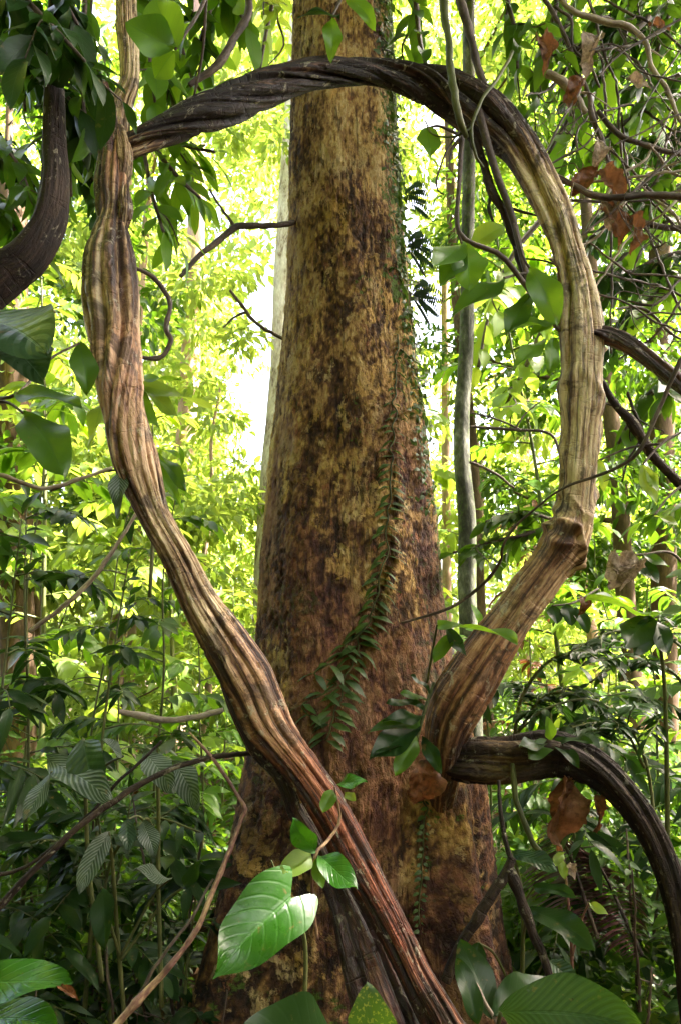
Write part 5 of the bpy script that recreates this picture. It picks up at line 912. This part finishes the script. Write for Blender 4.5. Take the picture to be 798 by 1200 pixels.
for i, (lab, px, Y_, h, nb, bl, L, W, sh, m_, pr, ex) in enumerate(S):
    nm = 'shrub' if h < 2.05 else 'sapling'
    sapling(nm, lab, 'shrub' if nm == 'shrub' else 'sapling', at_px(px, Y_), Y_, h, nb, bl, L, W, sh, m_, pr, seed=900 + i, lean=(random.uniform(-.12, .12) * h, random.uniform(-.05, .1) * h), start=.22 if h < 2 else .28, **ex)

# plum coloured dead frond lying on the slope
r = np.random.default_rng(88)
for lab, x0, y0, x1, y1 in (('plum brown dead fern frond lying down the slope under the bowed stem', 668, 985, 752, 1120), ('second plum brown dead frond a step behind the first', 640, 965, 700, 1100)):
    a, b = P(x0, y0, 3.9), P(x1, y1, 3.5); b[2] = max(b[2], gz(b[0], b[1]) + .04)
    root = thing('dead_frond', b, lab, 'fern'); st, fo = MB(), MB()
    m = (a + b) / 2 + UP * .10; pts = [(*a, .006), (*(a * .6 + m * .4), .007), (*m, .008), (*(m * .4 + b * .6), .009), (*b, .01)]
    tube(st, pts, 40, 6); st.build('frond_stem', M['dark_wood'], root); q, _ = spline(pts, 46); c = np.repeat(q[2:, :3], 2, 0); T_ = unit(np.gradient(q[:, :3], axis=0))[2:]; T_ = np.repeat(T_, 2, 0)
    sd = unit(np.cross(T_, UP)) * np.where(np.arange(len(c)) % 2 == 0, 1, -1)[:, None]
    leaves(fo, c, unit(sd - T_ * .5 - UP * .5 + r.normal(0, .08, (len(c), 3))), UP, .26 * np.repeat(np.sin(np.linspace(.4, 2.9, len(q) - 2)), 2), .13, 'lance', 6, 3, .3, .2); fo.build('frond', M['plum'], root)

# seedlings on the floor: three kinds, copied
protos = []
for k, (m_, L, W, h) in enumerate((('fresh', .12, .42, .34), ('lime', .10, .5, .26), ('mid', .16, .34, .42))):
    protos.append(sapling('seedling', 'small seedling among the leaf litter of the forest floor', 'seedling', 0, 0, h, 5, .16, L, W, 'ell', m_, 2, .3, r0=.004, seed=1200 + k, group='seedlings on the forest floor', z0=0.0))
def copy_tree(o):
    c = o.copy(); COL.objects.link(c)
    for ch in o.children:
        d = ch.copy(); COL.objects.link(d); d.parent = c
    return c
rs = np.random.default_rng(44); n_ = 0; used = set()
spots = [(rs.uniform(560, 800), rs.uniform(3.6, 7.5)) for _ in range(70)] + [(rs.uniform(-10, 260), rs.uniform(3.4, 7.0)) for _ in range(55)]
for px, Y_ in spots:
    k = n_ % 3; x = at_px(px, Y_)
    o = protos[k] if k not in used else copy_tree(protos[k]); used.add(k); n_ += 1
    o.location = (x, Y_, gz(x, Y_) - .01); o.rotation_euler = (rs.normal(0, .12), rs.normal(0, .12), rs.uniform(0, 6.3)); s_ = rs.uniform(.7, 1.5); o.scale = (s_, s_, s_)

# ================================================================== LITTER, UNDERGROWTH, FAR FOREST (nobody could count them)
r = np.random.default_rng(101)
n = 9000; y = 2.6 + 12 * r.uniform(0, 1, n) ** 1.4; x = r.uniform(-1, 1, n) * (1.2 + y * .62)
mb = MB(); leaves(mb, np.stack([x, y, gh(x, y) + r.uniform(.004, .04, n)], -1), np.stack([r.normal(size=n), r.normal(size=n), r.normal(0, .2, n)], -1), UP + r.normal(0, .35, (n, 3)), r.uniform(.06, .17, n), r.uniform(.3, .6, n), 'ell', 5, 3, r.uniform(-.4, .5, n), r.uniform(-.2, .5, n))
tag(mb.build('leaf_litter', M['dead']), 'brown fallen leaves strewn over the dark forest floor', 'leaf litter', kind='stuff')
n = 26000; y = 4.6 + 9.5 * r.uniform(0, 1, n) ** .9; x = r.uniform(-1, 1, n) * (1.5 + y * .62); d_ = fbm(np.stack([x * .9, y * .9, x * 0], -1), 77, 3)
hh = np.clip((d_ - .33) * 4.0, .05, 1.2) * (.5 + .05 * y); z = gh(x, y) + hh * r.uniform(.1, 1, n) ** .7
mb = MB(); hexleaves(mb, np.stack([x, y, z], -1), unit(np.stack([r.normal(size=n), r.normal(size=n), r.normal(-.2, .35, n)], -1)), UP + r.normal(0, .4, (n, 3)) + TOCAM * .2, r.uniform(.07, .17, n), r.uniform(.38, .6, n))
n = 16000; y = r.uniform(3.3, 5.4, n); sg = np.where(r.uniform(size=n) < .55, -1, 1); x = sg * r.uniform(.95, 3.2, n); d_ = fbm(np.stack([x * 1.6, y * 1.6, x * 0], -1), 78, 3)
hh = np.clip((d_ - .36) * 5.0, .08, 1.25); z = gh(x, y) + hh * r.uniform(.05, 1, n) ** .8
hexleaves(mb, np.stack([x, y, z], -1), unit(np.stack([r.normal(size=n), r.normal(size=n), r.normal(-.2, .4, n)], -1)), UP + r.normal(0, .5, (n, 3)) + TOCAM * .2, r.uniform(.035, .11, n), r.uniform(.3, .6, n))
tag(mb.build('undergrowth', M['mid']), 'thick green undergrowth on the forest floor behind the tree', 'undergrowth', kind='stuff')
# far forest: leaf masses in drifts, with holes where the white sky comes through
n = 460000; y = r.uniform(15, 30, n); x = r.uniform(-1, 1, n) * (y * .72 + 2); z = r.uniform(0, 1, n) * (y * 1.18 + 1)
den = fbm(np.stack([x * .30, y * .30, z * .30], -1), 131, 4); px_ = x / y * F + 399
lx = x / (y * .978 + (z - 1.7) * .208)                              # a clearing runs back beside the big tree: few leaves there
el = (z - 1.7) / y
gap = np.exp(-((lx + .105) / .055) ** 2) * sstep(.20, .30, el) * (1 - sstep(.48, .60, el)) * .26 + np.exp(-((lx - .115) / .05) ** 2) * sstep(.25, .4, el) * .28 + np.exp(-((lx - .22) / .06) ** 2) * sstep(.20, .27, el) * (1 - sstep(.42, .52, el)) * .25
k = den - gap > .54
x, y, z = x[k], y[k], z[k]; n = len(x)
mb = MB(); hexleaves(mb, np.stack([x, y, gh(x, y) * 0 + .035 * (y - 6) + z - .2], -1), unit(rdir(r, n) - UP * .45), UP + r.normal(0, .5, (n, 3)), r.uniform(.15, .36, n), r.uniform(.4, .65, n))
# unseen leaf ring added behind the camera to block light; on one flank it is low and lets the light in
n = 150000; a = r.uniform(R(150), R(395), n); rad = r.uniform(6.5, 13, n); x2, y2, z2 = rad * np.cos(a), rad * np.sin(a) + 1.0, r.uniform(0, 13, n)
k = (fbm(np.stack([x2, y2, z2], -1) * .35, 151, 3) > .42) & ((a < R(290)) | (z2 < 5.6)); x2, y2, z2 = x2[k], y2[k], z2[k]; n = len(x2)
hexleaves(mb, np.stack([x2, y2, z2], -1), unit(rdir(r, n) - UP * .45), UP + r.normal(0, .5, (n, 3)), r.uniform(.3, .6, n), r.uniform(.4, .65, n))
tag(mb.build('far_forest_and_light_screen', M['far']), 'pale sunlit wall of rainforest leaves far behind everything, plus unseen light-blocking leaves behind the camera', 'forest', kind='stuff')
print('far leaves', n)

# ================================================================== TREES IN THE MIDDLE DISTANCE
T_ = [ # label, px, Y, h, r0, bark, z0, z1, cr, n, L, mat
 ('sunlit tree with a loose yellow green crown above the elbow of the fluted liana', 150, 10.5, 13, .10, 'pink_bark', 2.5, 12.5, 2.3, 5200, .22),
 ('leafy tree at the outer edge behind the dark curved stem', -20, 9.0, 12, .10, 'brown_bark', 2.0, 11.5, 2.3, 5600, .22),
 ('pale leaved tree glowing under the twisted arch', 165, 13.5, 15, .10, 'pale_bark', 1.5, 9.5, 2.2, 4600, .24),
 ('tall crown seen high over the arch next to the trunk', 350, 10.5, 16, .10, 'pink_bark', 9.5, 15.5, 2.3, 3600, .24),
 ('yellow green crown in the loop behind the slender tree', 560, 11.0, 13, .09, 'pink_bark', 3.0, 9.5, 2.0, 2600, .22),
 ('dense tree behind the tangle of dead branches', 740, 8.5, 13, .12, 'brown_bark', 3.2, 12.0, 2.4, 6400, .2),
 ('leafy tree at the far edge past the side branch', 850, 10.0, 13, .12, 'brown_bark', 1.5, 11.0, 2.6, 6000, .22),
 ('bright tree in the back behind the loop knot', 690, 13.5, 12, .10, 'pink_bark', 1.0, 8.5, 2.4, 4800, .24),
 ('back lit tree filling the top behind the crown of the arch', 560, 9.5, 14, .09, 'brown_bark', 9.0, 13.5, 2.2, 4200, .22),
 ('small sunlit tree low in the gap beside the big trunk', 240, 11.5, 6, .06, 'pink_bark', .6, 4.2, 2.2, 4200, .2),
 ('low broad tree behind the saplings at the outer edge', 60, 9.5, 6, .07, 'brown_bark', .5, 5.0, 2.6, 5600, .2),
]
for i, (lab, px, Y_, h, r0, bk, z0, z1, cr, n, L) in enumerate(T_):
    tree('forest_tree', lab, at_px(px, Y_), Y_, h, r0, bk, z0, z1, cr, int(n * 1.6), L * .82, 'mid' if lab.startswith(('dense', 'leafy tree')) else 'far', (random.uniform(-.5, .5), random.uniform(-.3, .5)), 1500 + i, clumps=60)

# ================================================================== LIGHT
world = bpy.data.worlds.new('World'); scene.world = world; world.use_nodes = True
SE, SA = 60, 95          # sun high to one side, a little beyond the tree
sv = np.array([sin(R(SA)) * cos(R(SE)), -cos(R(SA)) * cos(R(SE)), sin(R(SE))])
nt = world.node_tree; bg = nt.nodes['Background']; sky = nt.nodes.new('ShaderNodeTexSky')
sky.sky_type = 'NISHITA'; sky.sun_disc = False; sky.sun_elevation = R(SE); sky.sun_rotation = math.atan2(sv[0], sv[1]); sky.air_density = 1.0; sky.dust_density = 9.0; sky.ozone_density = 0.0
nt.links.new(sky.outputs[0], bg.inputs[0]); bg.inputs[1].default_value = .12
sl_ = bpy.data.lights.new('sun', 'SUN'); sl_.energy = 5; sl_.angle = R(1.5); sl_.color = (1, .94, .84)
so = bpy.data.objects.new('sun', sl_); COL.objects.link(so)
from mathutils import Vector
so.rotation_euler = Vector(sv).to_track_quat('Z', 'Y').to_euler()
vs = scene.view_settings; scene.display_settings.display_device = 'sRGB'
vs.view_transform = 'Standard'; vs.look = 'None'; vs.exposure = 4.15
vs.use_white_balance = True; vs.white_balance_temperature = 6750; vs.white_balance_tint = 13; vs.gamma = 1; vs.use_curve_mapping = False
c = scene.cycles; c.max_bounces = 8; c.diffuse_bounces = 5; c.glossy_bounces = 2; c.transmission_bounces = 4; c.caustics_reflective = False; c.caustics_refractive = False; c.sample_clamp_indirect = 6; c.use_denoising = True
